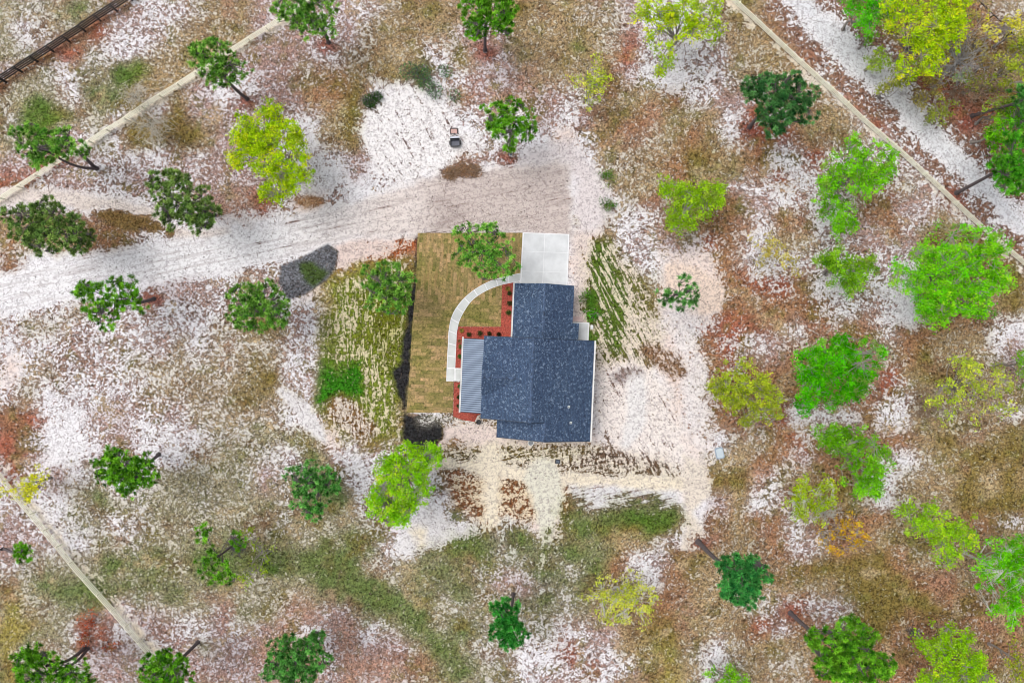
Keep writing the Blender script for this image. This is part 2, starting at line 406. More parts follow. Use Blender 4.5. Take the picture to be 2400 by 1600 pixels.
    # dune of white sand south of the lime oak, bright strip in the west
    paint(mask(poly_d([(940,1240),(1010,1190),(1120,1235),(1130,1260),(1010,1290),(930,1300)]), 0.8), None, 0.92, (240,236,236))
    paint(S([(985,1250),(990,1275)], [30,24]), None, 1.0, CS)
    paint(S([(662,918),(715,970),(755,1025)], [20,36,26], soft=0.3, ragged=0.4), None, 0.97, (240,236,236))
    # grassed strip west of the lawn
    paint(mask(poly_d([(775,650),(830,640),(940,600),(965,640),(960,800),(935,880),(945,1020),(860,1040),(800,1030),(765,960),(765,800)]), 1.4, 1.5), (112,128,44), 0.49, (232,220,186), b=0.75)
    paint(mask(poly_d([(850,700),(950,690),(950,820),(900,860),(860,800)]), 1.4, 1.8), (100,108,30), 0.36, (206,200,140), b=0.8)
    paint(mask(poly_d([(755,860),(840,850),(850,920),(800,935),(758,930)]), 0.6, 1.3), (48,108,20), 0.22, (200,200,140), b=0.6)
    paint(S([(800,960),(850,1010)], [60,60]), (122,92,54), 0.5, (240,228,214), b=0.5)
    paint(S([(850,590),(930,580),(960,570)], [36,40,30]), (168,96,58), 0.45, (238,214,196))
    paint(S([(800,600),(900,560)], [60,50]), None, 0.88, (240,220,212))
    # two-track at the left edge
    paint(S([(-60,462),(100,462),(250,478),(350,500),(420,545),(520,552)], [50,44,42,30,26,30]), (150,125,105), 0.86, (240,228,220), a=0.5)
    paint(S([(230,500),(330,520),(400,545)], [30,34,20]), (112,92,56), 0.10)
    # sand thrown out along the wooden fences
    for pts, off in (([(1723,0),(1900,160),(2121,361),(2315,540),(2400,620)], (-9, 9)), ([(0,1112),(99,1236),(211,1369),(368,1550)], (12, -6)), ([(0,470),(473,166),(700,20)], (0, 3))):
        pp = [(x+off[0], y+off[1]) for x, y in pts]
        mk = mask(seg_d(pp, [10]*len(pp)), 0.45, 0.9)*np.clip(fnoise(X, Y, 0.22, 55)*5+0.95, 0, 1)
        paint(mk, None, 0.97, (252,238,216))
    paint(S([(4,200),(300,8)], [22,22], soft=0.8)*0.7, (140,92,70), 0.16)
    for pts, w, st in (([(480,1330),(640,1300),(760,1330)],[50,60,50],.8),([(200,1370),(420,1380)],[36,30],.6),([(760,1290),(820,1350),(880,1400),(1000,1480),(1070,1560)],[50,44,46,44,40],.7),([(1010,1300),(1120,1280),(1240,1270)],[50,60,40],.6),([(1340,1210),(1480,1215),(1580,1215)],[50,60,40],.9),([(1290,1290),(1420,1290)],[50,50],.6),([(1000,1340),(1080,1380)],[60,50],.6),([(1270,1400),(1320,1360)],[36,30],.6)):
        paint(S(pts, w, soft=1.2, ragged=1.6)*st, (88,106,54), 0.16, (196,198,160))
    # roads
    road_pts = [(1850,-60),(1876,0),(1939,68),(2004,136),(2080,204),(2136,272),(2195,340),(2272,409),(2346,477),(2410,545),(2480,610)]
    road_w = [40,42,46,48,48,40,38,34,26,22,22]
    d_road = seg_d(road_pts, road_w)
    paint(mask(d_road-1.3, 1.0), (140,116,106), 0.5, WS)
    paint(mask(d_road-2.6, 1.0, 1.6), (136,104,88), 0.40, WS)
    paint(mask(d_road-0.7, 0.6, 1.2), (132,112,104), 0.62, WS)
    paint(mask(d_road, 0.6, 0.8), (140,130,130), 0.97, (240,240,244), c=0.0)
    drive = [(-200,690),(0,644),(85,620),(170,606),(340,578),(443,560),(600,541),(720,508),(800,476),(900,446),(1000,416),(1100,398),(1200,385),(1300,372),(1335,385),(1337,548),(978,547),(900,553),(800,564),(720,592),(647,606),(477,640),(340,661),(170,696),(0,737),(-200,780)]
    d_drive = poly_d(drive)
    mk = mask(d_drive, 0.5, 0.55)
    paint(mk, (140,120,112), 0.93, (254,252,254), a=1.0)
    g = np.clip((PX-640)/260, 0, 1)*mk
    paint(g, (140,116,108), 0.90, (240,229,224), a=1.0)
    g = np.clip((PX-960)/80, 0, 1)*np.clip((PY-405+0.12*(PX-1000))/30, 0, 1)*mk
    paint(g, (160,138,128), 0.94, (220,206,200), a=0.9)
    paint(S([(1030,470),(1070,500),(1020,540)], [26,30,26], soft=0.9)*0.6, None, 0.8, (180,165,160))
    paint(S([(1000,546),(1180,538)], [10,14], soft=0.3)*0.8, (96,86,82), 0.45)
    paint(S([(700,475),(745,472)], [22,16], soft=0.3), (170,130,96), 0.4, (214,176,140))
    paint(mask(poly_d([(1040,400),(1090,385),(1130,400),(1120,418),(1050,420)]), 0.4), (110,80,58), 0.06)
    # dark damp fill: trench west of the lawn, and the grey patch by the drive
    paint(mask(poly_d([(979,560),(976,700),(965,800),(958,900),(952,968),(985,975),(1030,985),(1045,1010),(1015,1060),(975,1052),(945,1030),(944,960),(918,872),(940,850),(945,790),(958,720),(970,650)]), 0.25, 0.35), (44,44,46), 0.06, (90,88,86))
    paint(S([(985,985),(1050,985)], [16,20]), (110,108,100), 0.55, (215,212,205))
    paint(mask(poly_d([(657,622),(700,605),(768,570),(792,588),(788,625),(768,655),(716,690),(674,703),(652,662)]), 0.15, 0.06), (96,98,104), 0.36, (140,142,150))
    paint(mask(poly_d([(690,615),(730,610),(770,640),(735,672),(715,655)]), 0.3, 0.5), (66,84,44), 0.12)
    # low green growth
    for x, y, w, st in ((99,250,50,.8),(85,285,60,.6),(290,174,40,.8),(640,1335,34,.8),(265,1320,40,.7),(1540,1215,90,.6),(1500,1210,60,.5),(1360,110,20,.6),(1070,1210,30,.7),(1210,1250,40,.4),(1425,480,9,.9),(1425,412,12,.9),(1000,160,40,.5),(870,238,24,.6),(240,1405,50,.5)):
        paint(S([(x-6,y),(x+6,y+3)], [w,w*.8], soft=0.7)*st, (66,100,26), 0.08)
    for x, y in ((579,236),(770,106),(1137,122),(2240,455),(1637,1272),(1854,1438),(1756,300),(360,700),(204,1458),(2265,290),(200,1515),(1195,372)):
        paint(S([(x-5,y),(x+5,y+4)], [34,28], soft=0.7)*0.8, (138,80,68), 0.12)
    # beyond the surveyed area the ground settles to its average
    out = np.clip((np.maximum(np.abs(X)-64, np.abs(Y)-43))/9+fnoise(X, Y, 0.15, 99), 0, 1)[..., None]
    A = A*(1-out)+A.reshape(-1, 7)[(~far).ravel()].mean(0)*out
    stA = stA*(1-out[..., 0]); stB = stB*(1-out[..., 0]); stC = stC*(1-out[..., 0])
    A[..., 3] = np.clip(A[..., 3], 0.0, 1.0)
    # low relief, level around the house
    flat = np.clip((np.hypot((X-2)/20, (Y+0.5)/17)-1)*2.5, 0, 1)
    Z = (fnoise(X, Y, 0.09, 41)*0.5+fnoise(X, Y, 0.9, 43, 3)*0.10)*flat
    Z = np.where(far, 0.0, Z)
    ny, nx = X.shape
    V = np.stack([X, Y, Z], 2).reshape(-1, 3)
    i = np.arange(nx-1)[None, :]+np.arange(ny-1)[:, None]*nx
    F = np.stack([i, i+1, i+nx+1, i+nx], 2).reshape(-1, 4)
    cen = lambda D: (D[:-1, :-1]+D[1:, 1:])/2
    isdrive = (cen(d_drive+rag*0.5) < 0).ravel(); isroad = (cen(d_road+rag*0.7) < 0).ravel() & ~isdrive
    mat = ground_material()
    def part(name, sel, label, cat):
        f = F[sel]; used, inv = np.unique(f, return_inverse=True); f = inv.reshape(-1, 4)
        o = raw_mesh(name, V[used], f, mat, smooth=True); me = o.data
        def put(nm, arr):
            a = me.attributes.new(nm, 'FLOAT_COLOR', 'POINT'); a.data.foreach_set("color", arr[used].astype(np.float32).ravel())
        one = np.ones((ny*nx, 1))
        put("litter", np.concatenate([A[..., :3].reshape(-1, 3), one], 1))
        put("sandcol", np.concatenate([A[..., 4:].reshape(-1, 3), one], 1))
        put("par", np.stack([A[..., 3], stA, stB, stC], 2).reshape(-1, 4))
        tag(o, label, cat, kind='structure'); return o
    part("ground", ~(isdrive | isroad), "sandy ground with pine straw, dead leaves and dry grass", "ground")
    part("dirt_driveway", isdrive, "pale sand driveway running in from the left to the concrete pad", "driveway")
    part("sand_road", isroad, "white sand track crossing the upper right corner", "road")
    return A, xs, ys, Z, (X, Y)
A, GXS, GYS, GZ, _ = build_ground()
def ground_z(x, y):
    i = np.clip(np.searchsorted(GXS, x), 0, len(GXS)-1); j = np.clip(np.searchsorted(GYS, y), 0, len(GYS)-1)
    return GZ[j, i]

# ------------------------------------------------------------------ low dry grass and litter, real blades
def leaf_material(name, trans=0.3, rough=0.6):
    m = bpy.data.materials.new(name); m.use_nodes = True; nt = m.node_tree; nt.nodes.clear()
    a = nt.nodes.new("ShaderNodeAttribute"); a.attribute_name = "Col"
    tc = nt.nodes.new("ShaderNodeTexCoord")
    n1 = noise(nt, tc.outputs['Object'], 1.3, 3, 0.5)
    c = mixc(nt, ramp(nt, n1, 0.35, 0.7), mixc(nt, 1.0, a.outputs['Color'], (0.86, 0.9, 0.9), 'MULTIPLY'), mixc(nt, 1.0, a.outputs['Color'], (1.12, 1.06, 1.0), 'MULTIPLY'))
    d = nt.nodes.new("ShaderNodeBsdfDiffuse"); t = nt.nodes.new("ShaderNodeBsdfTranslucent"); mx = nt.nodes.new("ShaderNodeMixShader")
    o = nt.nodes.new("ShaderNodeOutputMaterial"); mx.inputs[0].default_value = trans
    nt.links.new(c, d.inputs[0]); nt.links.new(c, t.inputs[0]); nt.links.new(d.outputs[0], mx.inputs[1]); nt.links.new(t.outputs[0], mx.inputs[2])
    nt.links.new(mx.outputs[0], o.inputs[0])
    return m
MLEAF = leaf_material("foliage", 0.32)
MGRASS = leaf_material("dry_grass_blades", 0.15)

def in_poly(x, y, poly):
    ins = np.zeros(x.shape, bool); n = len(poly)
    for i in range(n):
        ax, ay = poly[i]; bx, by = poly[(i+1) % n]
        if ay == by: continue
        ins ^= ((ay > y) != (by > y)) & (x < (bx-ax)*(y-ay)/(by-ay)+ax)
    return ins
PAD_PX = [(978,546),(1225,545),(1336,549),(1332,664),(1350,668),(1400,790),(1392,1040),(1150,1035),(1118,990),(1062,978),(952,968),(967,755)]
PAD = [tuple(P(x, y)[:2]) for x, y in PAD_PX]
def scatter_grass(n, seed):
    rng = np.random.default_rng(seed)
    x = rng.uniform(-66, 66, n); y = rng.uniform(-45, 45, n)
    i = np.clip(np.searchsorted(GXS, x), 0, len(GXS)-1); j = np.clip(np.searchsorted(GYS, y), 0, len(GYS)-1)
    a = A[j, i]
    keep = (rng.random(n) > a[:, 3]*1.25-0.05) & ~in_poly(x, y, PAD) & (fnoise(x, y, 0.5, 91) > -0.12)
    x, y, a, z = x[keep], y[keep], a[keep], GZ[j, i][keep]
    n = len(x); nb = 5
    ang = rng.uniform(0, 2*math.pi, (n, nb)); ln = rng.uniform(0.09, 0.26, (n, nb)); up = rng.uniform(0.25, 1.0, (n, nb))
    w = 0.022
    cx = x[:, None]+rng.normal(0, 0.05, (n, nb)); cy = y[:, None]+rng.normal(0, 0.05, (n, nb)); cz = z[:, None]-0.01
    dx, dy = np.cos(ang), np.sin(ang)
    p0 = np.stack([cx-dy*w, cy+dx*w, cz+0*cx], 2); p1 = np.stack([cx+dy*w, cy-dx*w, cz+0*cx], 2)
    p2 = np.stack([cx+dx*ln, cy+dy*ln, cz+ln*up*0.7], 2)
    V = np.stack([p0, p1, p2], 2).reshape(-1, 3)
    col = a[:, :3]*rng.uniform(0.6, 1.75, (n, 1))*np.array([1.0, 1.0, 0.95])
    C = np.repeat(np.clip(col, 0, 0.75), nb*3, axis=0)
    o = raw_mesh("dry_grass", V, np.arange(len(V)).reshape(-1, 3), MGRASS, cols=C)
    tag(o, "short dry grass and leaf litter spread over the sandy ground", "grass", kind='stuff')
scatter_grass(130000, 3)

# ------------------------------------------------------------------ flat work: lawn, concrete, mulch
def px_poly(pts): return [tuple(P(x, y)[:2]) for x, y in pts]
def ccw(poly):
    a = sum(poly[i][0]*poly[(i+1) % len(poly)][1]-poly[(i+1) % len(poly)][0]*poly[i][1] for i in range(len(poly)))
    return poly if a > 0 else poly[::-1]
def catmull(pts, k=6):
    out = []; n = len(pts)
    for i in range(n-1):
        p0, p1, p2, p3 = pts[max(i-1, 0)], pts[i], pts[i+1], pts[min(i+2, n-1)]
        for t in np.arange(k)/k:
            out.append(tuple(0.5*((2*p1[d])+(-p0[d]+p2[d])*t+(2*p0[d]-5*p1[d]+4*p2[d]-p3[d])*t*t+(-p0[d]+3*p1[d]-3*p2[d]+p3[d])*t**3) for d in (0, 1)))
    return out+[tuple(pts[-1])]
outer = catmull([(1219,640),(1175,650),(1141,662),(1107,682),(1079,708),(1060,738),(1052,772),(1050,806),(1047.5,851),(1046,893)])
inner = catmull([(1219,659),(1175,668),(1141,681),(1110,701),(1091,725),(1077,752),(1071,779),(1069.5,806),(1067,862)])

def concrete(name, base, joint=True):
    m, nt, b = new_mat(name)
    tc = nt.nodes.new("ShaderNodeTexCoord"); v = tc.outputs['Object']
    n1 = noise(nt, v, 0.5, 6, 0.6); n2 = noise(nt, mapping(nt, v, 0.05, (1, 9, 1)), 1.5, 4, 0.6)
    c = mixc(nt, ramp(nt, n1, 0.3, 0.72), tuple(x*0.84 for x in base), tuple(min(x*1.08, .9) for x in base))
    c = mixc(nt, math_node(nt, 'MULTIPLY', ramp(nt, n2, 0.5, 0.8), 0.25), c, tuple(x*0.78 for x in base))
    nt.links.new(c, b.inputs['Base Color']); b.inputs['Roughness'].default_value = 0.85
    bump(nt, n2, b, 0.15, 0.01)
    return m
M_CONC = concrete("brushed_concrete", alb(222, 224, 226)); M_WALK = concrete("walk_concrete", alb(216, 219, 217))
M_EDGE = simple_mat("trowelled_edge", alb(240, 240, 242), 0.8, 0.05)

def sod_material():
    m, nt, b = new_mat("sod")
    tc = nt.nodes.new("ShaderNodeTexCoord"); v = tc.outputs['Object']
    def bricks(rot):
        br = nt.nodes.new("ShaderNodeTexBrick"); br.inputs['Scale'].default_value = 1.0
        br.inputs['Brick Width'].default_value = 1.1; br.inputs['Row Height'].default_value = 0.42
        br.inputs['Mortar Size'].default_value = 0.022; br.inputs['Mortar Smooth'].default_value = 0.6
        br.inputs['Color1'].default_value = (*alb(180, 150, 112), 1); br.inputs['Color2'].default_value = (*alb(128, 120, 74), 1)
        br.inputs['Mortar'].default_value = (*alb(128, 114, 74), 1)
        d = noise(nt, v, 0.8, 2)
        vr = nt.nodes.new("ShaderNodeVectorRotate"); vr.rotation_type = 'Z_AXIS'; vr.inputs['Angle'].default_value = rot
        nt.links.new(v, vr.inputs[0])
        va = nt.nodes.new("ShaderNodeVectorMath"); va.operation = 'ADD'
        vm = nt.nodes.new("ShaderNodeCombineXYZ")
        nt.links.new(math_node(nt, 'MULTIPLY', d, 0.16), vm.inputs[0]); nt.links.new(math_node(nt, 'MULTIPLY', d, 0.12), vm.inputs[1])
        nt.links.new(vr.outputs[0], va.inputs[0]); nt.links.new(vm.outputs[0], va.inputs[1])
        nt.links.new(va.outputs[0], br.inputs['Vector'])
        return br.outputs['Color']
    sep = nt.nodes.new("ShaderNodeSeparateXYZ"); nt.links.new(v, sep.inputs[0])
    north = ramp(nt, math_node(nt, 'ADD', sep.outputs[1], math_node(nt, 'MULTIPLY', noise(nt, v, 0.25, 2), 4.0)), 6.4, 6.9)
    c = mixc(nt, north, bricks(math.radians(2.6)), bricks(math.radians(92.6)))
    olive = mixc(nt, 1.0, c, (0.82, 0.92, 0.70), 'MULTIPLY')
    c = mixc(nt, ramp(nt, noise(nt, v, 0.22, 4, 0.6), 0.42, 0.62), c, olive)
    f = noise(nt, v, 3.4, 5, 0.75, 0.8)
    c = mixc(nt, ramp(nt, f, 0.5, 0.66), c, mixc(nt, 1.0, c, (1.65, 1.55, 1.45), 'MULTIPLY'))
    c = mixc(nt, ramp(nt, f, 0.48, 0.36), c, mixc(nt, 1.0, c, (0.42, 0.46, 0.38), 'MULTIPLY'))
    st = noise(nt, mapping(nt, v, 0.045, (3.2, 0.5, 1)), 1.0, 3, 0.6)
    c = mixc(nt, math_node(nt, 'MULTIPLY', math_node(nt, 'MULTIPLY', ramp(nt, st, 0.5, 0.66), north), 0.5), c, (*alb(176, 142, 98), 1))
    nt.links.new(c, b.inputs['Base Color']); b.inputs['Roughness'].default_value = 0.95; b.inputs['Specular IOR Level'].default_value = 0.1
    bump(nt, f, b, 0.8, 0.05)
    return m
M_SOD = sod_material()
def mulch_material():
    m, nt, b = new_mat("red_mulch")
    tc = nt.nodes.new("ShaderNodeTexCoord"); v = tc.outputs['Object']
    f = noise(nt, v, 5.5, 5, 0.75, 1.0)
    c = mixc(nt, ramp(nt, f, 0.36, 0.62), alb(124, 50, 42), alb(196, 92, 76))
    c = mixc(nt, ramp(nt, noise(nt, v, 13, 2), 0.62, 0.72), c, alb(206, 132, 108))
    nt.links.new(c, b.inputs['Base Color']); b.inputs['Roughness'].default_value = 0.9
    bump(nt, f, b, 1.0, 0.06)
    return m
M_MULCH = mulch_material()

mb = MB(); mb.prism(ccw(px_poly([(979,546),(1225,545.5)]+[(1219.6,640)]+outer[1:]+[(1063,894),(1061,967),(953,967),(960,875),(967,755),(975,670)])), -0.05, 0.05)
tag(mb.build("lawn", M_SOD, bevel=0.02), "freshly laid sod lawn in brown and olive rolls west of the walk", "lawn", kind='structure')
mb = MB(); mb.prism(ccw(px_poly([(1178,667)]+inner[2:50]+[(1074,764),(1174,764.5)] if False else [p for p in inner if p[0] < 1177 and p[1] < 764]+[(1075,764.5),(1174,765),(1177,667)])), -0.05, 0.05)
tag(mb.build("lawn", M_SOD, bevel=0.02), "small quarter round of sod between the curved walk and the mulch", "lawn", kind='structure')
# mulch beds: sheets lying just above the soil, under the eaves
mb = MB(); mb.prism(ccw(px_poly([(1177,664),(1206,655),(1215,790),(1120,802),(1095,866),(1067,862),(1069.5,806),(1071,779),(1075,765.5),(1173.5,765.8),(1176.5,668)])), -0.05, 0.03)
tag(mb.build("mulch_bed", M_MULCH), "red mulch bed in the corner between garage and porch", "mulch bed", kind='structure')
mb = MB(); mb.prism(ccw(px_poly([(1064,895),(1095,895),(1100,960),(1135,966),(1119,974),(1112,988),(1085,984),(1062,975)])), -0.05, 0.03)
tag(mb.build("mulch_bed", M_MULCH), "red mulch strip along the front of the porch, below the walk", "mulch bed", kind='structure')

def slab_panels(name, quads, mat, z1, parent, gap=0.03):
    for q in quads:
        c = np.mean(np.array(q), axis=0)
        poly = []
        for p in q:
            d = np.array(p)-c; L = np.linalg.norm(d); poly.append(tuple(c+d*(1-gap/L)))
        mb = MB(); mb.prism(ccw(poly), -0.08, z1); mb.build(name, mat, parent, bevel=0.012)
# concrete driveway: six panels in an edging of trowelled concrete
drv = tag(empty("concrete_driveway", P(1277, 605)), "light grey concrete parking pad of six panels in front of the garage", "driveway", kind='structure')
c0 = P(1277, 605)
def rel(px, py, o=c0): p = P(px, py); return (p[0]-o[0], p[1]-o[1])
TL, TR, BL, BR = np.array((1225.,545.)), np.array((1334.5,549.)), np.array((1218.5,668.)), np.array((1330.,671.))
def bil(u, v): p = (TL*(1-u)+TR*u)*(1-v)+(BL*(1-u)+BR*u)*v; return rel(*p)
mb = MB(); mb.prism(ccw([bil(0,0),bil(1,0),bil(1,1),bil(0,1)]), -0.09, 0.085); mb.build("slab_edge", M_EDGE, drv)
us = [0.02, 0.475, 0.98]; vs_ = [0.012, 0.36, 0.735, 0.985]
slab_panels("slab_panel", [[bil(us[i],vs_[j]),bil(us[i+1],vs_[j]),bil(us[i+1],vs_[j+1]),bil(us[i],vs_[j+1])] for i in range(2) for j in range(3)], M_CONC, 0.095, drv, 0.035)
# walk: curved run of panels
wk = tag(empty("walkway", P(1060, 750)), "curved pale concrete walk from the parking pad to the porch", "walkway", kind='structure')
w0 = P(1060, 750)
rw = lambda pts: [rel(x, y, w0) for x, y in pts]
n = len(outer)
mb = MB(); mb.prism(ccw(rw(outer+[(1067,892.5),(1083,892.5),(1083,862.5),(1067,862)]+inner[::-1][1:])), -0.07, 0.075); mb.build("slab_edge", M_EDGE, wk)
def at_frac(line, f, total=None):
    L = np.cumsum([0]+[math.dist(line[i], line[i+1]) for i in range(len(line)-1)]); s = f*L[-1]
    i = min(np.searchsorted(L, s, side='right')-1, len(line)-2); t = (s-L[i])/(L[i+1]-L[i])
    return (line[i][0]+(line[i+1][0]-line[i][0])*t, line[i][1]+(line[i+1][1]-line[i][1])*t)
outw = [p for p in outer if p[1] <= 862]+[(1047.2,862)]
NP = 11; inset = 0.07
for k in range(NP):
    f0, f1 = k/NP+0.0035, (k+1)/NP-0.0035
    o_ = [at_frac(outw, f0+(f1-f0)*i/5) for i in range(6)]; i_ = [at_frac(inner, f0+(f1-f0)*i/5) for i in range(6)]
    a = [(x+(X-x)*inset, y+(Y-y)*inset) for (x, y), (X, Y) in zip(o_, i_)]; c = [(X+(x-X)*inset, Y+(y-Y)*inset) for (x, y), (X, Y) in zip(o_, i_)]
    mb = MB(); mb.prism(ccw(rw(a+c[::-1])), -0.06, 0.084); mb.build("slab_panel", M_WALK, wk)
for q in ([(1047.8,864),(1065,864),(1065,890.5),(1047.2,890.5)], [(1068,864.5),(1083,864.5),(1083,890.5),(1068,890.5)]):
    mb = MB(); mb.prism(ccw(rw(q)), -0.06, 0.084); mb.build("slab_panel", M_WALK, wk)

# ------------------------------------------------------------------ the house (local x east, y north, turned 2.6 degrees)
TH = math.radians(2.6)
house = empty("house", (0, 0, 0), -TH)
tag(house, "new single storey house with dark blue grey shingle roofs and a metal porch roof", "house")
def shingle_material():
    m, nt, b = new_mat("blue_shingles")
    tc = nt.nodes.new("ShaderNodeTexCoord"); v = tc.outputs['Object']
    vr = nt.nodes.new("ShaderNodeVectorRotate"); vr.rotation_type = 'Z_AXIS'; vr.inputs['Angle'].default_value = math.pi/2
    nt.links.new(v, vr.inputs[0])
    br = nt.nodes.new("ShaderNodeTexBrick"); br.inputs['Scale'].default_value = 1.0; br.inputs['Brick Width'].default_value = 0.30
    br.inputs['Row Height'].default_value = 0.16; br.inputs['Mortar Size'].default_value = 0.012
    br.inputs['Color1'].default_value = (*alb(50, 70, 98), 1); br.inputs['Color2'].default_value = (*alb(68, 90, 120), 1)
    br.inputs['Mortar'].default_value = (*alb(40, 54, 80), 1)
    nt.links.new(vr.outputs[0], br.inputs['Vector'])
    c = br.outputs['Color']
    vo = nt.nodes.new("ShaderNodeTexVoronoi"); vo.inputs['Scale'].default_value = 3.3; nt.links.new(mapping(nt, v, 0, (1.5, 1, 1)), vo.inputs['Vector'])
    vs = nt.nodes.new("ShaderNodeSeparateColor"); nt.links.new(vo.outputs['Color'], vs.inputs[0])
    n1 = noise(nt, v, 4.6, 3, 0.62, 0.8)
    spot = math_node(nt, 'MULTIPLY', ramp(nt, n1, 0.54, 0.61), ramp(nt, vs.outputs[0], 0.1, 0.5))
    c = mixc(nt, math_node(nt, 'MULTIPLY', spot, 0.68), c, alb(136, 154, 178))
    c = mixc(nt, ramp(nt, n1, 0.42, 0.32), c, alb(30, 42, 66))
    c = mixc(nt, 1.0, c, mixc(nt, ramp(nt, noise(nt, v, 0.3, 3), 0.35, 0.65), (0.88, 0.9, 0.93), (1.06, 1.05, 1.02)), 'MULTIPLY')
    nt.links.new(c, b.inputs['Base Color']); b.inputs['Roughness'].default_value = 0.9
    bump(nt, n1, b, 0.4, 0.02)
    return m
M_SH = shingle_material()
M_SHCAP = simple_mat("shingle_cap", alb(72, 90, 118), 0.9, 0.6, 2.2)
M_WHITE = simple_mat("white_trim", alb(236, 236, 234), 0.5, 0.04)
M_WALL = simple_mat("cream_siding", alb(226, 222, 212), 0.8, 0.05)
M_PAN = simple_mat("metal_pan", alb(140, 158, 182, .85), 0.45, 0.06, 2.0, 0.25)
M_RIB = simple_mat("metal_rib_and_shade", alb(34, 48, 68), 0.5, 0.08, 2.0, 0.2)
M_GLASS, _nt, _b = new_mat("window_glass"); _b.inputs['Base Color'].default_value = (0.03, 0.045, 0.06, 1); _b.inputs['Roughness'].default_value = 0.08
M_DARK = simple_mat("dark_plastic", alb(38, 38, 42), 0.5, 0.2)
PI_ = 0.417; RT = 0.14
zm = lambda u: 5.9-abs(u-2.34)*PI_            # main roof
zx = lambda u: 5.2078-abs(u-4.0)*PI_          # south extension
zg = lambda u: 4.3-abs(u-3.4)*PI_             # garage
def hpart(mb, name, mat, parent=house, **k): return mb.build(name, mat, parent, **k)
UW, UE, VN, VS, VX = -3.14, 9.3, 0.5, -8.75, -10.87
mb = MB()
mb.slab([(UW,VS,zm(UW)),(2.34,VS,5.9),(2.34,VN,5.9),(UW,VN,zm(UW))], RT)
mb.slab([(2.34,VS,5.9),(4.0,VS,zm(4.0)),(4.0,VX,zm(4.0)),(UE,VX,zm(UE)),(UE,VN,zm(UE)),(2.34,VN,5.9)], RT)
mb.slab([(-1.28,VX,zx(-1.28)),(4.0,VX,zx(4.0)),(4.0,VS+0.25,zx(4.0)-0.004),(-1.28,VS+0.25,zx(-1.28)-0.004)], RT)
# cross gable over the porch
DC, DH, DZE, DZR = -4.03, 1.95, 3.98, 5.26
uE, uR = 2.34-(5.9-DZE)/PI_, 2.34-(5.9-DZR)/PI_
mb.slab([(UW-0.02,DC,DZR),(UW-0.02,DC-DH,DZE),(uE,DC-DH,DZE),(uR,DC,DZR)], 0.1)
mb.slab([(UW-0.02,DC+DH,DZE),(UW-0.02,DC,DZR),(uR,DC,DZR),(uE,DC+DH,DZE)], 0.1)
roof = hpart(mb, "roof", M_SH)
mb = MB()
for k in range(34):                             # ridge caps, each lapped on the next
    y1 = VN-k*0.272; mb.slab([(2.20,y1-0.26,zm(2.20)+0.03),(2.34,y1-0.26,5.945),(2.34,y1,5.93),(2.20,y1,zm(2.2)+0.02)], 0.02); mb.slab([(2.34,y1-0.26,5.945),(2.48,y1-0.26,zm(2.48)+0.03),(2.48,y1,zm(2.48)+0.02),(2.34,y1,5.93)], 0.02)
hpart(mb, "ridge_cap", M_SHCAP, roof); mb = MB()
for k in range(8):
    y1 = VS-k*0.262; mb.slab([(3.87,y1-0.25,zx(3.87)+0.03),(4.0,y1-0.25,5.25),(4.0,y1,5.24),(3.87,y1,zx(3.87)+0.02)], 0.02); mb.slab([(4.0,y1-0.25,5.25),(4.13,y1-0.25,zx(4.13)+0.03),(4.13,y1,zx(4.13)+0.02),(4.0,y1,5.24)], 0.02)
hpart(mb, "ridge_cap", M_SHCAP, roof); mb = MB()
for k in range(15):
    x1 = UW+k*0.262; mb.slab([(x1,DC,DZR+0.045),(x1,DC-.13,DZR-.05),(x1+.25,DC-.13,DZR-.05),(x1+.25,DC,DZR+0.035)], 0.02); mb.slab([(x1,DC+.13,DZR-.05),(x1,DC,DZR+0.045),(x1+.25,DC,DZR+0.035),(x1+.25,DC+.13,DZR-.05)], 0.02)
hpart(mb, "ridge_cap", M_SHCAP, roof)
mb = MB()
mb.slab([(0.0,0.22,zg(0)),(3.4,0.22,4.3),(3.4,6.6,4.3),(0.0,6.6,zg(0))], RT)
mb.slab([(3.4,0.22,4.3),(6.75,0.22,zg(6.75)),(7.5,0.62,zg(7.5)) ,(7.5,2.37,zg(7.5)),(6.75,2.37,zg(6.75)),(6.75,6.6,zg(6.75)),(3.4,6.6,4.3)], RT)
groof = hpart(mb, "garage_roof", M_SH)
mb = MB()
for k in range(24):
    y1 = 6.6-k*0.262; mb.slab([(3.27,y1-0.25,zg(3.27)+0.03),(3.4,y1-0.25,4.345),(3.4,y1,4.33),(3.27,y1,zg(3.27)+0.02)], 0.02); mb.slab([(3.4,y1-0.25,4.345),(3.53,y1-0.25,zg(3.53)+0.03),(3.53,y1,zg(3.53)+0.02),(3.4,y1,4.33)], 0.02)
hpart(mb, "ridge_cap", M_SHCAP, groof)
mb = MB()          # dark rim strips, painting in the shadow line along the gable ends
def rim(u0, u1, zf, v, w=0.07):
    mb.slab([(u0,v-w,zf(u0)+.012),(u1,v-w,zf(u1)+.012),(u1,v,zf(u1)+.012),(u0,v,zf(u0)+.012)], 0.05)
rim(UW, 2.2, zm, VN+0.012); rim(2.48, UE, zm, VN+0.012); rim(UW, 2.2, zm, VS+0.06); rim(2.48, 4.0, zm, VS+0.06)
hpart(mb, "shadow_strip", M_RIB, roof); mb = MB()
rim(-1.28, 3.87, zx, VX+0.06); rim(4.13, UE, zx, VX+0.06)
hpart(mb, "shadow_strip", M_RIB, roof)
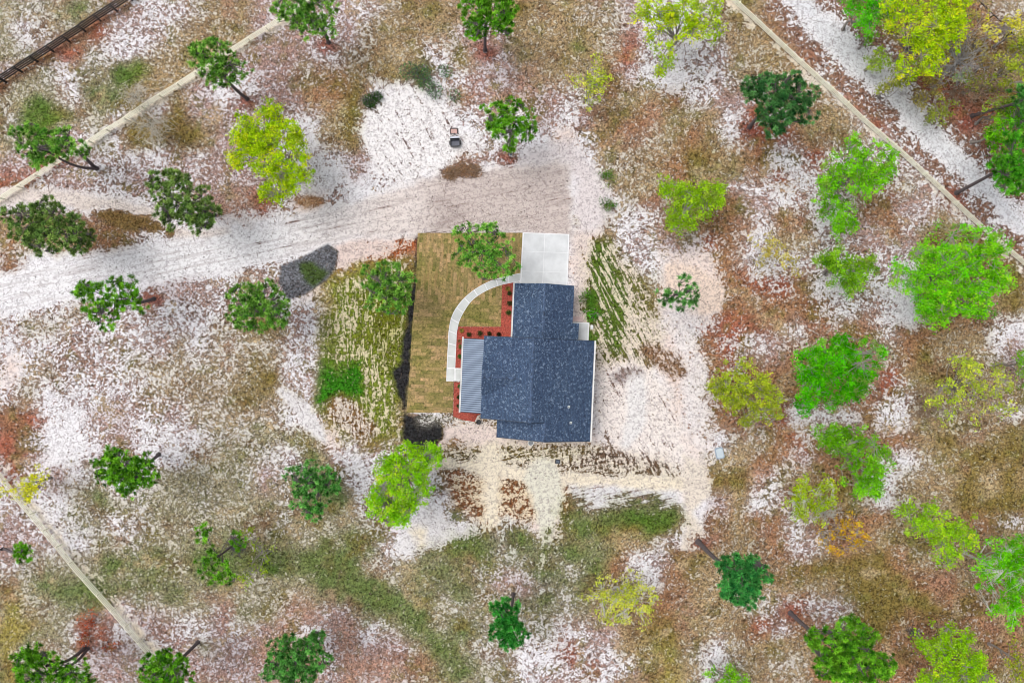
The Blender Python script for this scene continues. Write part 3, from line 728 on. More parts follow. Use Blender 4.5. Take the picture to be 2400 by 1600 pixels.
# porch roof: metal pans with standing ribs
P0, P1, PZ0, PZ1 = -5.5, -3.0, 2.62, 3.42
pv0, pv1 = -8.24, 0.12
mb = MB(); mb.slab([(P0,pv0,PZ0),(P1,pv0,PZ1),(P1,pv1,PZ1),(P0,pv1,PZ0)], 0.06)
proof = hpart(mb, "porch_roof", M_PAN)
nr = 34
mb = MB()
for k in range(nr+1):
    y = pv0+0.04+(pv1-pv0-0.08)*k/nr
    mb.slab([(P0,y-0.055,PZ0+0.03),(UW-0.02,y-0.045,PZ0+0.03+(UW-0.02-P0)*(PZ1-PZ0)/(P1-P0)),(UW-0.02,y+0.045,PZ0+0.03+(UW-0.02-P0)*(PZ1-PZ0)/(P1-P0)),(P0,y+0.045,PZ0+0.03)], 0.045)
hpart(mb, "rib", M_RIB, proof)  # ribs coloured dark to paint in the shade lines between pans
# walls
mb = MB()
mb.profile_y([(-2.8,0),(-2.8,zm(-2.8)-RT),(2.34,5.9-RT),(9.0,zm(9.0)-RT),(9.0,0)], VS+0.3, 0.2)
mb.profile_y([(-1.0,0),(-1.0,zx(-1.0)-RT-.01),(4.0,zx(4.0)-RT-.01),(8.99,zx(8.99)-RT-.01),(8.99,0)], VX+0.3, VS+0.298)
mb.profile_y([(0.3,0),(0.3,zg(0.3)-RT),(3.4,4.3-RT),(6.5,zg(6.5)-RT),(6.5,0)], 0.203, 6.3)
mb.add([(UW+.06,DC-DH+.1,3.4),(UW+.06,DC+DH-.1,3.4),(UW+.06,DC+DH-.1,DZE-.04),(UW+.06,DC,DZR-.13),(UW+.06,DC-DH+.1,DZE-.04)], [(0,1,2,3,4)])
wall = hpart(mb, "wall", M_WALL)
# gutters: open troughs with a fascia behind
def gutter(u, v0, v1, z, side):
    mb = MB(); a = u; w = 0.17*side
    x0, x1 = sorted((a, a+w))
    mb.box(x0, x1, v0, v1, z-0.13, z-0.11)
    mb.box(min(a+w, a+w-0.03*side), max(a+w, a+w-0.03*side), v0, v1, z-0.109, z+0.0)
    mb.box(min(a, a+0.03*side), max(a, a+0.03*side), v0, v1, z-0.109, z-0.02)
    mb.box(x0, x1, v0-0.02, v0-0.001, z-0.13, z); mb.box(x0, x1, v1+0.001, v1+0.02, z-0.13, z)
    return hpart(mb, "gutter", M_WHITE)
gutter(0.0, 0.5, 6.6, zg(0)+0.02, -1)
gutter(P0, pv0-0.06, pv1+0.14, PZ0+0.03, -1)
gutter(UE, VX, VN, zm(UE)+0.02, 1)
mb = MB(); mb.box(6.66, 8.0, 0.28, 0.48, 2.55, 2.75); hpart(mb, "fascia", M_WHITE)
mb = MB(); mb.box(-0.02, 0.55, 6.601, 6.72, zg(0)-0.16, zg(0)-0.02); hpart(mb, "fascia", M_WHITE)
for (ua, ub, zf, v, t) in ((0.0, 3.4, zg, 6.60, 0.03), (3.4, 6.75, zg, 6.60, 0.03), (2.34, UE, zm, VN, 0.03), (4.0, UE, zx, VX-0.03, 0.03), (-1.28, 4.0, zx, VX-0.03, 0.03), (UW, 4.0, zm, VS-0.03, 0.03)):
    mb = MB()
    zf0 = zf; zf = (lambda f: (lambda e: f(e)-RT-0.004))(zf0); v += (-0.06 if v > 0 else 0.06)
    for k in range(6):
        a = ua+(ub-ua)*k/6; c = ua+(ub-ua)*(k+1)/6
        if (a-2.34)*(c-2.34) < 0 and zf0 is zm:
            for e, g in ((a, 2.34), (2.34, c)):
                mb.add([(e,v,zf(e)-.2),(g,v,zf(g)-.2),(g,v,zf(g)-.02),(e,v,zf(e)-.02),(e,v+t,zf(e)-.2),(g,v+t,zf(g)-.2),(g,v+t,zf(g)-.02),(e,v+t,zf(e)-.02)], [(0,1,2,3),(7,6,5,4),(3,2,6,7),(1,0,4,5)])
        else:
            mb.add([(a,v,zf(a)-.2),(c,v,zf(c)-.2),(c,v,zf(c)-.02),(a,v,zf(a)-.02),(a,v+t,zf(a)-.2),(c,v+t,zf(c)-.2),(c,v+t,zf(c)-.02),(a,v+t,zf(a)-.02)], [(0,1,2,3),(7,6,5,4),(3,2,6,7),(1,0,4,5)])
    hpart(mb, "fascia", M_WHITE)
# doors, windows and porch: low down on the walls, seen from the side
mb = MB(); mb.box(0.9, 5.9, 6.301, 6.35, 0.09, 2.3); gd = hpart(mb, "garage_door", M_WHITE)
mb = MB()
for k in range(1, 4): mb.box(0.95, 5.85, 6.351, 6.365, 0.09+k*0.55-0.02, 0.09+k*0.55)
mb.build("panel_line", M_RIB, gd)
def window(x0, x1, y0, y1, z0, z1, axis):
    mb = MB()
    if axis == 'x': mb.box(x0, x1, y0-.05, y1+.05, z0-.05, z1+.05)
    else: mb.box(x0-.05, x1+.05, y0, y1, z0-.05, z1+.05)
    w = hpart(mb, "window", M_WHITE); mb = MB()
    if axis == 'x': s = 0.012 if x0 > 0 else -0.012; mb.box(min(x0,x0+s)+(x1-x0 if s>0 else 0), max(x1, x1+s) if s>0 else x0+.002, y0, y1, z0, z1)
    else:
        s = -0.012 if y0 < 0 else 0.012
        mb.box(x0, x1, (y0+s if s<0 else y1), (y0 if s<0 else y1+s), z0, z1)
    mb.build("pane", M_GLASS, w)
for y in (-2.0, -5.2, -8.0): window(9.001, 9.05, y, y+1.1, 0.9, 2.2, 'x')
for x in (0.6, 6.4): window(x, x+1.2, VX+0.25, VX+0.299, 0.9, 2.2, 'y')
window(-2.85, -2.801, -1.8, -0.6, 0.9, 2.2, 'x'); window(-2.85, -2.801, -7.6, -6.2, 0.9, 2.2, 'x')
mb = MB(); mb.box(-2.86, -2.801, -4.45, -3.5, 0.15, 2.2); dr = hpart(mb, "front_door", M_RIB)
mb = MB(); mb.box(-2.92, -2.861, -4.40, -4.36, 1.0, 1.12); mb.build("handle", M_WHITE, dr)
mb = MB(); mb.box(-5.25, -2.8, pv0+0.1, pv1-0.1, 0.001, 0.14); hpart(mb, "porch_floor", M_WALK)
for y in (pv0+0.25, -5.6, -2.6, pv1-0.25):
    mb = MB(); mb.box(-5.2, -5.05, y-0.07, y+0.07, 0.141, 2.56); hpart(mb, "porch_post", M_WHITE, bevel=0.01)
# vent pipes in the east slope
def local(px, py, z):
    p = P(px, py, z); return (p[0]*math.cos(TH)-p[1]*math.sin(TH), p[0]*math.sin(TH)+p[1]*math.cos(TH))
M_LEAD = simple_mat("pale_flashing", alb(226, 228, 226), 0.6, 0.05)
for px, py in ((1332.5,952.5),(1337.5,990)):
    u, v = local(px, py, 3.9); z = zm(u)
    mb = MB(); mb.slab([(u-.12,v-.13,zm(u-.12)+.02),(u+.16,v-.13,zm(u+.16)+.02),(u+.16,v+.13,zm(u+.16)+.02),(u-.12,v+.13,zm(u-.12)+.02)], 0.015)
    mb.cyl(u, v, z, z+0.12, 0.10, 0.06); ve = hpart(mb, "vent_pipe", M_LEAD)
    mb = MB(); mb.cyl(u, v, z+0.121, z+0.26, 0.055, n=12); mb.build("pipe_end", M_DARK, ve)

# back step, landing and small things about the house
def at_house(u, v, z=0.0): return (u*math.cos(TH)+v*math.sin(TH), -u*math.sin(TH)+v*math.cos(TH), z)
pat = empty("back_landing", at_house(8.0, 1.6), -TH); tag(pat, "small white concrete landing in the corner behind the garage", "landing")
mb = MB(); mb.box(-1.45, 0.95, -1.35, 1.02, 0, 0.16); mb.build("slab_edge", M_EDGE, pat, bevel=0.015)
mb = MB(); mb.box(-1.35, 0.78, -1.3, 0.86, 0.161, 0.175); mb.build("slab_panel", M_CONC, pat)
mb = MB(); mb.box(-1.4, 0.15, 1.06, 1.36, 0, 0.14); mb.box(-1.4, 0.15, 1.37, 1.66, 0, 0.08); mb.build("step", simple_mat("pinkish_step", alb(222, 196, 192), 0.9, 0.1), pat, bevel=0.01)
acb = empty("utility_box", at_house(9.22, 2.1), -TH); tag(acb, "small white utility box standing beside the back landing", "utility box")
mb = MB(); mb.box(-.13, .13, -.22, .22, 0, 0.5); mb.build("cabinet", M_WHITE, acb, bevel=0.02)
mb = MB(); mb.box(-.15, .15, -.24, .24, 0.501, 0.53); mb.build("lid", M_EDGE, acb, bevel=0.01)

bk = empty("black_bucket", P(1122, 988)); tag(bk, "round black tub on bare soil at the porch corner", "tub")
mb = MB(); nn_ = 24
R = [(0.20, 0.0), (0.27, 0.36), (0.29, 0.36), (0.29, 0.39), (0.25, 0.39), (0.23, 0.10), (0.0, 0.10)]
vs3 = []; fs3 = []
for j, (r, z) in enumerate(R):
    for i in range(nn_): vs3.append((r*math.cos(2*math.pi*i/nn_), r*math.sin(2*math.pi*i/nn_), z))
for j in range(len(R)-1):
    for i in range(nn_): fs3.append((j*nn_+i, j*nn_+(i+1) % nn_, (j+1)*nn_+(i+1) % nn_, (j+1)*nn_+i))
mb.add(vs3, fs3); mb.build("tub_wall", M_DARK, bk, smooth=False)
mb = MB(); mb.box(-.02, .16, -.24, -.2, 0.12, 0.14); mb.build("painted_glint", M_WHITE, bk)  # white sliver stands in for a highlight inside the tub

tb = empty("white_dish", P(1244, 1037.5)); tag(tb, "white oval plastic dish half under the south eave", "dish")
mb = MB(); mb.cyl(0, 0, 0, 0.10, 0.28, 0.36, 24); mb.build("rim", M_WHITE, tb)
mb = MB(); mb.cyl(0, 0, 0.101, 0.108, 0.27, 0.27, 24); mb.build("hollow", simple_mat("grey_plastic", alb(150, 154, 158), 0.6), tb)

ub = empty("valve_box", P(1307, 1081), -0.08); tag(ub, "small dark square box lid set in the sand south of the house", "box lid")
mb = MB(); mb.box(-.30, .30, -.26, .26, 0, 0.14); mb.build("frame", M_DARK, ub, bevel=0.03)
mb = MB(); mb.box(-.2, .2, -.17, .17, 0.141, 0.165); mb.build("lid", simple_mat("slate_lid", alb(88, 98, 112), 0.6, 0.1), ub, bevel=0.02)

tk = empty("tank_lid", P(1686, 1061), 0.22); tag(tk, "pale grey blue moulded tub lying in sand by the brown leaves", "tub")
M_TK = simple_mat("grey_blue_plastic", alb(158, 172, 188), 0.5, 0.08); M_TK2 = simple_mat("pale_plastic", alb(196, 208, 216), 0.5, 0.05)
def octo(a, b, c): return [(-a+c,-b),(a-c,-b),(a,-b+c),(a,b-c),(a-c*1.4,b),(-a+c,b),(-a,b-c),(-a,-b+c)]
mb = MB(); mb.prism(octo(.50,.68,.16), 0, 0.18); mb.build("rim", M_TK, tk, bevel=0.04)
mb = MB(); mb.prism(octo(.38,.54,.14), 0.181, 0.24); mb.build("raised_panel", M_TK2, tk, bevel=0.03)

# trailer-like cart and frame on the clearing
ct = empty("yard_cart", P(1067, 334), 0.05); tag(ct, "small black dump cart with a pale front board on the sand clearing", "cart")
M_BK = simple_mat("black_paint", alb(34, 36, 46), 0.4, 0.2); M_BK2 = simple_mat("grey_liner", alb(84, 88, 104), 0.5, 0.25, 2); M_SILV = simple_mat("pale_board", alb(212, 216, 230), 0.4, 0.05)
mb = MB()
mb.box(-.55,.55,-.60,.34,0.30,0.34); mb.box(-.55,-.49,-.60,.34,0.341,0.62); mb.box(.49,.55,-.60,.34,0.341,0.62); mb.box(-.489,.489,-.60,-.54,0.341,0.62); mb.box(-.489,.489,.12,.17,0.341,0.70); mb.box(-.489,.489,.285,.34,0.341,0.62)
mb.build("bed", M_BK, ct, bevel=0.01)
mb = MB(); mb.box(-.486,.486,-.536,.116,0.341,0.36); mb.build("liner", M_BK2, ct)
mb = MB(); mb.box(-.52,.52,.35,.54,0.50,0.54); mb.build("front_board", M_SILV, ct, bevel=0.01)
mb = MB(); mb.box(-.55,.55,.541,.57,0.30,0.56); mb.build("front_rail", M_BK, ct)
mb = MB(); mb.beam((-.40,.57,.36),(0.0,.84,.36),.05,.05); mb.beam((.40,.57,.36),(0.0,.84,.36),.05,.05); mb.beam((0,.84,.36),(0.04,1.08,.30),.05,.05); mb.build("drawbar", M_BK, ct)
for sx in (-1, 1):
    whl = MB()
    whl.add([(sx*.56+dx*sx, -.1+.24*math.cos(a), .24+.24*math.sin(a)) for dx in (0, .1) for a in np.arange(16)*math.pi/8],
            [tuple(range(16)), tuple(range(31,15,-1))]+[(i,(i+1)%16,16+(i+1)%16,16+i) for i in range(16)])
    whl.build("wheel", M_DARK, ct)
fr = empty("metal_frame", P(1064, 308)); tag(fr, "open square dark metal frame lying on sand north of the cart", "frame")
M_RUST = simple_mat("rusty_dark", alb(52, 40, 40), 0.7, 0.3)
mb = MB()
mb.beam((-.42,-.30,.05),(-.42,.34,.05),.07,.08); mb.beam((-.46,.32,.12),(.40,.32,.12),.09,.06); mb.beam((.40,.34,.05),(.44,-.28,.05),.11,.08); mb.beam((-.44,-.30,.12),(.2,-.30,.12),.04,.05)
mb.build("frame_bar", M_RUST, fr)
mb = MB(); mb.box(-.38,.36,-.27,.28,0.005,0.03); mb.build("base_sheet", simple_mat("pink_sheet", alb(206, 168, 160), 0.8, 0.12, 4), fr)
for (px, py, sz, rz, lab) in ((1197,364,.20,0.2,"small white plastic bucket under the pine on the clearing"), (1201,352,.14,-0.6,"tiny white jug just above the white bucket")):
    q = empty("bucket" if sz > .15 else "jug", P(px, py), rz); tag(q, lab, "bucket" if sz > .15 else "jug")
    mb = MB(); mb.cyl(0, 0, 0, sz*1.5, sz*.8, sz, 18); mb.build("body", M_WHITE, q)
    mb = MB(); mb.cyl(0, 0, sz*1.5+.001, sz*1.5+.03, sz*.8, sz*.8, 18); mb.build("lid" if sz > .15 else "cap", M_BK2, q)

# ------------------------------------------------------------------ fences
def fence(name, pts, label, mat, spacing=2.44, hgt=1.15, rails=(0.28,0.54,0.80,1.06), board=(0.045,0.15), post=0.13, side=1, post_h=None, jit=0.02):
    """pts: pixels of the post feet, followed on the ground"""
    g = [P(x, y) for x, y in pts]
    L = np.cumsum([0]+[np.linalg.norm(g[i+1]-g[i]) for i in range(len(g)-1)])
    n = int(L[-1]//spacing); feet = []
    for k in range(n+1):
        s = k*spacing; i = min(np.searchsorted(L, s, side='right')-1, len(g)-2); t = (s-L[i])/(L[i+1]-L[i])
        p = g[i]+(g[i+1]-g[i])*t; p[2] = float(ground_z(p[0], p[1])); feet.append(p)
    root = empty(name, feet[0]); tag(root, label, "fence")
    rng = random.Random(len(label)); o = feet[0]
    d0 = feet[-1]-feet[0]; ang = math.atan2(d0[1], d0[0])
    for p in feet:
        mb = MB(); h = (post_h or hgt)+rng.uniform(-.03, .03); w = post/2; c, s_ = math.cos(ang), math.sin(ang)
        q = [((x*c-y*s_)+p[0]-o[0], (x*s_+y*c)+p[1]-o[1]) for x, y in ((-w,-w),(w,-w),(w,w),(-w,w))]
        mb.prism(q, p[2]-o[2]-0.3, p[2]-o[2]+h); mb.build("post", mat, root)
    nx_, ny_ = -math.sin(ang)*side, math.cos(ang)*side
    for r in rails:
        mb = MB()
        for a, b in zip(feet[:-1], feet[1:]):
            j0, j1 = rng.uniform(-jit, jit), rng.uniform(-jit, jit); off = post/2+board[0]/2+0.003
            mb.beam((a[0]-o[0]+nx_*off, a[1]-o[1]+ny_*off, a[2]-o[2]+r+j0), (b[0]-o[0]+nx_*off, b[1]-o[1]+ny_*off, b[2]-o[2]+r+j1), board[0], board[1])
        mb.build("rail", mat, root)
    return root
M_PINE = simple_mat("pale_lumber", (0.9, 0.85, 0.70), 0.8, 0.06, 1.5); M_BLK = simple_mat("black_rail_paint", alb(22, 24, 28), 0.7, 0.2)
def back(x, y, h=0.7):     # a rail seen at this pixel stands this far inside on the ground
    k = (H-h)/H; return (1200+(x-1200)*k, 800+(y-800)*k)
B = lambda pts, h=0.7: [back(x, y, h) for x, y in pts]
fence("wooden_fence", B([(1660,-58),(1723,0),(1811,78),(1900,160),(1964,218),(2026,279),(2121,361),(2186,422),(2271,501),(2318,542),(2400,612),(2470,672)]), "pale wooden rail fence beside the white sand road, upper right", M_PINE, board=(0.075,0.075), side=-1)
fence("wooden_fence", B([(-80,518),(0,467),(473,163),(690,24),(790,-40)]), "pale wooden rail fence slanting up from the left edge past four pines", M_PINE, board=(0.075,0.075))
fence("wooden_fence", B([(-50,1050),(0,1113),(48,1175),(99,1236),(153,1301),(211,1369),(272,1437),(368,1550),(460,1660)]), "pale wooden rail fence in the lower left corner, under the yellow sapling", M_PINE, board=(0.075,0.075), side=-1)
fence("black_fence", B([(-70,236),(0,190),(296,0),(370,-48)]), "black painted rail fence across the upper left corner", M_BLK, spacing=2.2, board=(0.07,0.15), post=0.18, hgt=1.4, rails=(0.35,0.68,1.0,1.3))
fence("black_fence", B([(2240,-42),(2283,0),(2320,36),(2400,112),(2460,170)]), "thin black wire and post fence in the upper right corner", M_BLK, spacing=2.9, board=(0.07,0.06), rails=(1.25,), post=0.12, side=-1)

# ------------------------------------------------------------------ trees
def rnd_unit(rng, n):
    v = rng.normal(size=(n, 3)); return v/np.linalg.norm(v, axis=1, keepdims=True)
def in_lobes(rng, lobes, n, low=0.1):
    """points spread over domed crowns; lobes: (x, y, z, r, rz)"""
    Lb = np.array(lobes, float); p = Lb[:, 3]**2; k = rng.choice(len(Lb), n, p=p/p.sum()); l = Lb[k]
    d = np.sqrt(rng.random(n)); a = rng.uniform(0, 2*math.pi, n)
    wob = 1+0.16*np.sin(a*3+k*1.7)+0.12*np.sin(a*5+k)
    dome = np.sqrt(np.clip(1-d*d, 0, 1))
    x = l[:, 0]+np.cos(a)*d*l[:, 3]*wob; y = l[:, 1]+np.sin(a)*d*l[:, 3]*wob
    z = l[:, 2]+l[:, 4]*dome*rng.uniform(low-0.55, 1.0, n)
    return np.stack([x, y, z], 1)
M_BARK_P = simple_mat("pine_bark", alb(96, 86, 88), 0.9, 0.35, 6.0, 0, 0.5)
M_BARK_O = simple_mat("oak_bark", alb(150, 142, 136), 0.9, 0.3, 5.0, 0, 0.4)
M_BARK_G = simple_mat("weathered_bark", alb(196, 194, 186), 0.9, 0.2, 5.0, 0, 0.3)
def curve_pts(a, b, rng, bend, n=6):
    a = np.array(a, float); b = np.array(b, float); t = np.linspace(0, 1, n+1)[:, None]
    off = rng.normal(size=3)*bend; off[2] = 0
    return a+(b-a)*t+off*np.sin(t*math.pi)
def limb_segs(pts, r0, r1):
    n = len(pts)-1; rr = np.linspace(r0, r1, n+1)
    return [np.concatenate([pts[i], pts[i+1]+(pts[i+1]-pts[i])*0.03, [rr[i], rr[i+1]]]) for i in range(n)]

TREE_N = 0
def tree(kind, label, cz, lobes_px, cols, dens=1.0, base=None, cat="tree", name=None, group=None, leaf=None, trunks=1, twigs=True, trunk_r=None, bark=None, flat=0.55):
    """cz: height of the crown's middle; lobes_px: (px, py, r in px) as seen; cols: two sRGB colours"""
    global TREE_N; TREE_N += 1
    rng = np.random.default_rng(1000+TREE_N)
    cen = np.array([P(x, y, cz) for x, y, r in lobes_px]); rs = np.array([r for *_, r in lobes_px])*M*(H-cz)/H*(1.0 if kind == 'pine' else 0.97)
    w = rs**2; cmid = (cen*w[:, None]).sum(0)/w.sum()
    if base is None: b = np.array([cmid[0]+rng.normal()*0.25, cmid[1]+rng.normal()*0.25, 0])
    else: b = P(*base)
    b[2] = float(ground_z(b[0], b[1]))-0.02
    root = empty(name or ("pine_tree" if kind == 'pine' else "oak_tree"), b); tag(root, label, cat, group)
    lobes = []
    for c, r in zip(cen, rs):
        dz = rng.uniform(-0.18, 0.22)*cz*0.35 if len(rs) > 1 else 0
        s = (H-cz-dz)/(H-cz)                     # keep it where it is seen
        lobes.append((c[0]*s-b[0], c[1]*s-b[1], c[2]+dz-b[2]-0.0, r, r*flat))
    rmax = rs.max()
    topz = max(l[2]+l[4]*0.5 for l in lobes); cm = (cmid-b); cm[2] = cz
    bark = bark or (M_BARK_P if kind == 'pine' else M_BARK_O)
    tr = trunk_r or (0.085+0.014*cz+0.008*rmax)
    segs = []
    fork = 0.45 if kind == 'oak' else 0.85
    hub = cm*np.array([fork, fork, fork]) if kind == 'oak' else cm*np.array([1, 1, 0.98])
    for t in range(trunks):
        e = hub+(rng.normal(size=3)*0.6*np.array([1, 1, 0]) if trunks > 1 else 0)
        st = np.array([0.25*t, -0.15*t, 0]) if trunks > 1 else np.zeros(3)
        pts = curve_pts(st, e, rng, 0.25, 7); segs += limb_segs(pts, tr*(1 if t == 0 else .8), tr*0.55)
        segs.append(np.concatenate([st+[0, 0, -0.1], st+[0, 0, 0.35], [tr*1.6, tr*1.02]]))
    # foliage anchors
    area = sum(math.pi*l[3]**2 for l in lobes)
    c0_, c1_ = np.array(lin(cols[0]))*ALB, np.array(lin(cols[1]))*ALB
    if kind == 'pine':
        nt_ = int(area*7.0*dens**0.85); T_ = in_lobes(rng, lobes, nt_)
        # major limbs
        nl = max(6, int(area*0.28)); A_ = in_lobes(rng, lobes, nl, 0.3)
        for a in A_:
            f = rng.uniform(0.72, 1.0); s0 = hub*f; pts = curve_pts(s0, a, rng, 0.2, 4); segs += limb_segs(pts, tr*0.32, 0.03)
        if twigs:
            d = ((T_[:, None, :]-A_[None, :, :])**2).sum(2); j = d.argmin(1); near = A_[j]
            for p, q in zip(T_[::1], near[::1]):
                m_ = q+(p-q)*0.15
                segs.append(np.concatenate([m_, p, [0.028, 0.012]]))
        nn2 = 34; n_ = len(T_)
        dirs = rng.normal(size=(n_, nn2, 3)); dirs[..., 2] = np.abs(dirs[..., 2])*0.75-0.12
        dirs /= np.linalg.norm(dirs, axis=2, keepdims=True)
        ln = rng.uniform(0.24, 0.40, (n_, nn2, 1))*rng.uniform(0.75, 1.25, (n_, 1, 1))
        perp = np.cross(dirs, rng.normal(size=dirs.shape)); perp /= np.linalg.norm(perp, axis=2, keepdims=True)
        wd = 0.030
        c = T_[:, None, :]+dirs*0.03
        V = np.stack([c-perp*wd, c+perp*wd, c+dirs*ln*0.6+perp*wd*1.1, c+dirs*ln], 2)     # quad needle bundle
        V = V.reshape(-1, 3); F = np.arange(len(V)).reshape(-1, 4)
        mixv = rng.random((n_, 1)); br = rng.uniform(0.42, 1.5, (n_, 1))
        col = (c0_*(1-mixv)+c1_*mixv)*br
        C = np.repeat(col[:, None, :], nn2, 1)*rng.uniform(0.75, 1.25, (n_, nn2, 1))
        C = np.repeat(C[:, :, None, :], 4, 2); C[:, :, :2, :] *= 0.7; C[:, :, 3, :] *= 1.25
        C = C.reshape(-1, 3)
    else:
        ls = leaf or 0.115
        nc = max(10, int(area*4.0*min(dens, 1.6)**0.8)); nbo = max(4, int(area*0.42)); BO = in_lobes(rng, lobes, nbo, 0.3); bi = rng.integers(0, nbo, nc)
        K = np.where(rng.random((nc, 1)) < 0.72, BO[bi]+rng.normal(size=(nc, 3))*np.array([.40, .40, .22]), in_lobes(rng, lobes, nc)); bof = rng.uniform(0.75, 1.2, nbo)[bi][:, None]
        nl = max(5, int(area*0.30)); A_ = K[rng.choice(len(K), min(nl, len(K)), replace=False)]
        for a in A_:
            f = rng.uniform(0.75, 1.0); pts = curve_pts(hub*f, a, rng, 0.35, 5); segs += limb_segs(pts, tr*0.38, 0.025)
        if twigs:
            d = ((K[:, None, :]-A_[None, :, :])**2).sum(2); j = d.argmin(1)
            for p, q in zip(K, A_[j]):
                if np.linalg.norm(p-q) > 0.05:
                    for e in range(2):
                        segs.append(np.concatenate([q, p+rng.normal(size=3)*0.3*e, [0.03, 0.008]]))
        per = max(12, int(32*dens**0.5)); n_ = nc
        cr = rng.uniform(0.15, 0.30, (n_, 1, 1))
        c = K[:, None, :]+rng.normal(size=(n_, per, 3))*cr*np.array([1, 1, 0.6])
        nrm = rng.normal(size=c.shape)*0.75; nrm[..., 2] += 0.9; nrm /= np.linalg.norm(nrm, axis=2, keepdims=True)
        t1 = np.cross(nrm, rng.normal(size=c.shape)); t1 /= np.linalg.norm(t1, axis=2, keepdims=True); t2 = np.cross(nrm, t1)
        s = ls*rng.uniform(0.6, 1.35, (n_, per, 1))
        V = np.stack([c-t1*s, c-t2*s*0.55-t1*s*.1, c+t1*s, c+t2*s*0.55+t1*s*.1], 2).reshape(-1, 3); F = np.arange(len(V)).reshape(-1, 4)
        zn = np.clip(0.5+0*K[:, 2:3], 0, 1); mixv = np.clip(rng.random((n_, 1))*0.9+0.05, 0, 1); br = rng.uniform(0.65, 1.25, (n_, 1))*bof
        col = (c0_*(1-mixv)+c1_*mixv)*br; dull = rng.random((n_, 1)) < 0.14; col = np.where(dull, col*0.55+np.array([.10, .09, .05]), col)
        C = np.repeat(col[:, None, :], per, 1)*rng.uniform(0.7, 1.35, (n_, per, 1))
        C = np.repeat(C[:, :, None, :], 4, 2).reshape(-1, 3)
    C = np.clip(C*(np.array([2.6,2.55,2.3]) if kind == 'pine' else np.array([1.72,1.78,1.0])), 0, 0.85)
    Vt, Ft = tubes(segs, 6)
    raw_mesh("trunk", Vt, Ft, bark, root, smooth=True)
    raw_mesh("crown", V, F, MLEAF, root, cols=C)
    return root

PD = ((42, 92, 38), (86, 138, 70)); PM = ((52, 98, 34), (108, 148, 64)); PG = ((40, 88, 18), (96, 148, 38)); POL = ((60, 88, 44), (106, 130, 70))
LM = ((132, 168, 24), (188, 214, 44)); LG = ((104, 164, 26), (160, 206, 50)); BG = ((46, 138, 18), (96, 186, 40)); OL = ((120, 138, 44), (172, 184, 66)); TN = ((150, 136, 74), (196, 180, 112))
T = tree
# --- pines, clockwise from the upper left
T('pine', "leaning green pine in front of the wooden fence, upper left, bare trunk showing below it", 8.0, [(500,135,46),(540,165,42),(508,190,24),(470,140,26)], PM, 1.0, (579,232))
T('pine', "green pine at the top edge where the wooden fence leaves the photo", 7.6, [(690,25,42),(740,22,44),(765,62,30),(715,60,28),(655,30,20)], PM, 1.0, (770,100))
T('pine', "two stemmed green pine over the wooden fence near the left edge", 8.5, [(70,325,40),(108,345,40),(150,335,36),(190,350,24),(92,380,20)], PM, 1.1, (221,392), trunks=2)
T('pine', "dark olive pine left of the sand drive, in pale sand below the lime oak", 7.5, [(380,430,38),(430,460,50),(470,490,46),(400,500,36),(405,410,18),(470,520,30)], POL, 1.25)
T('pine', "wide dull pine near the left edge between the two sand tracks", 7.5, [(60,520,50),(120,510,48),(170,550,48),(100,560,40),(200,560,26)], POL, 1.2)
T('pine', "open crowned green pine on the lower edge of the sand drive, left", 7.8, [(220,700,42),(275,690,40),(320,710,28),(250,745,34),(300,660,24),(200,680,22)], PG, 0.85, (360,700))
T('pine', "round green pine beside the dark grey patch", 7.0, [(575,700,40),(630,700,42),(600,740,44),(650,735,34),(555,740,26)], PM, 1.15)
T('pine', "green pine at the left edge of the lawn beside the dark trench", 7.0, [(895,650,42),(930,660,40),(905,700,42),(940,700,30),(870,670,24)], PM, 0.85)
T('pine', "light green pine standing on the sod lawn", 7.2, [(1100,560,40),(1150,570,46),(1180,610,36),(1130,610,40),(1145,535,20),(1160,640,26),(1085,600,24)], ((62,112,40),(112,156,66)), 0.62)
T('pine', "deep green pine east of the sand clearing with a white bucket at its foot", 7.0, [(1165,270,34),(1205,265,36),(1195,305,36),(1235,300,26),(1160,295,22),(1190,345,14)], PG, 1.1, (1196,362))
T('pine', "bright green pine at the top edge with a straight bare trunk", 8.5, [(1110,20,44),(1160,30,44),(1180,60,26),(1120,65,26),(1110,82,18),(1190,20,26)], PG, 1.25, (1137,119))
T('pine', "large dark blue green pine left of the road fence, upper right", 9.0, [(1800,215,46),(1860,220,50),(1880,265,34),(1820,260,46),(1810,295,28),(1760,210,28)], ((32,74,40),(70,112,64)), 1.3, (1756,299))
T('pine', "small sparse pine beside the round peach sand patch", 6.0, [(1560,690,24),(1605,665,24),(1620,695,28),(1590,710,22)], PD, 0.7)
T('pine', "dense round blue green pine with its trunk base at the sand tongue", 13.5, [(1725,1335,42),(1765,1345,42),(1745,1380,44),(1720,1375,34)], ((26,84,42),(66,132,66)), 2.0, (1637,1270), flat=0.5)
T('pine', "dense bright green pine at the bottom edge, bare trunk leaning out to its upper left", 11.5, [(1940,1510,46),(2000,1490,48),(2010,1550,56),(1960,1560,48),(2060,1560,38),(1905,1490,20)], PG, 1.7, (1854,1437))
T('pine', "narrow dark green pine at bottom centre below a dark burnt spot", 7.5, [(1185,1430,32),(1175,1465,34),(1205,1480,32),(1190,1505,20)], ((24,88,34),(56,128,50)), 1.9, (1203,1392))
T('pine', "solid dark green pine beside the white sand patch, lower left", 7.5, [(250,1100,34),(295,1090,38),(335,1105,38),(300,1130,34),(262,1065,18)], PG, 1.6, (372,1064))
T('pine', "dull green open pine south of the bright sand streak", 6.0, [(700,1120,32),(745,1110,34),(730,1160,42),(775,1130,30),(735,1200,26)], PD, 1.0)
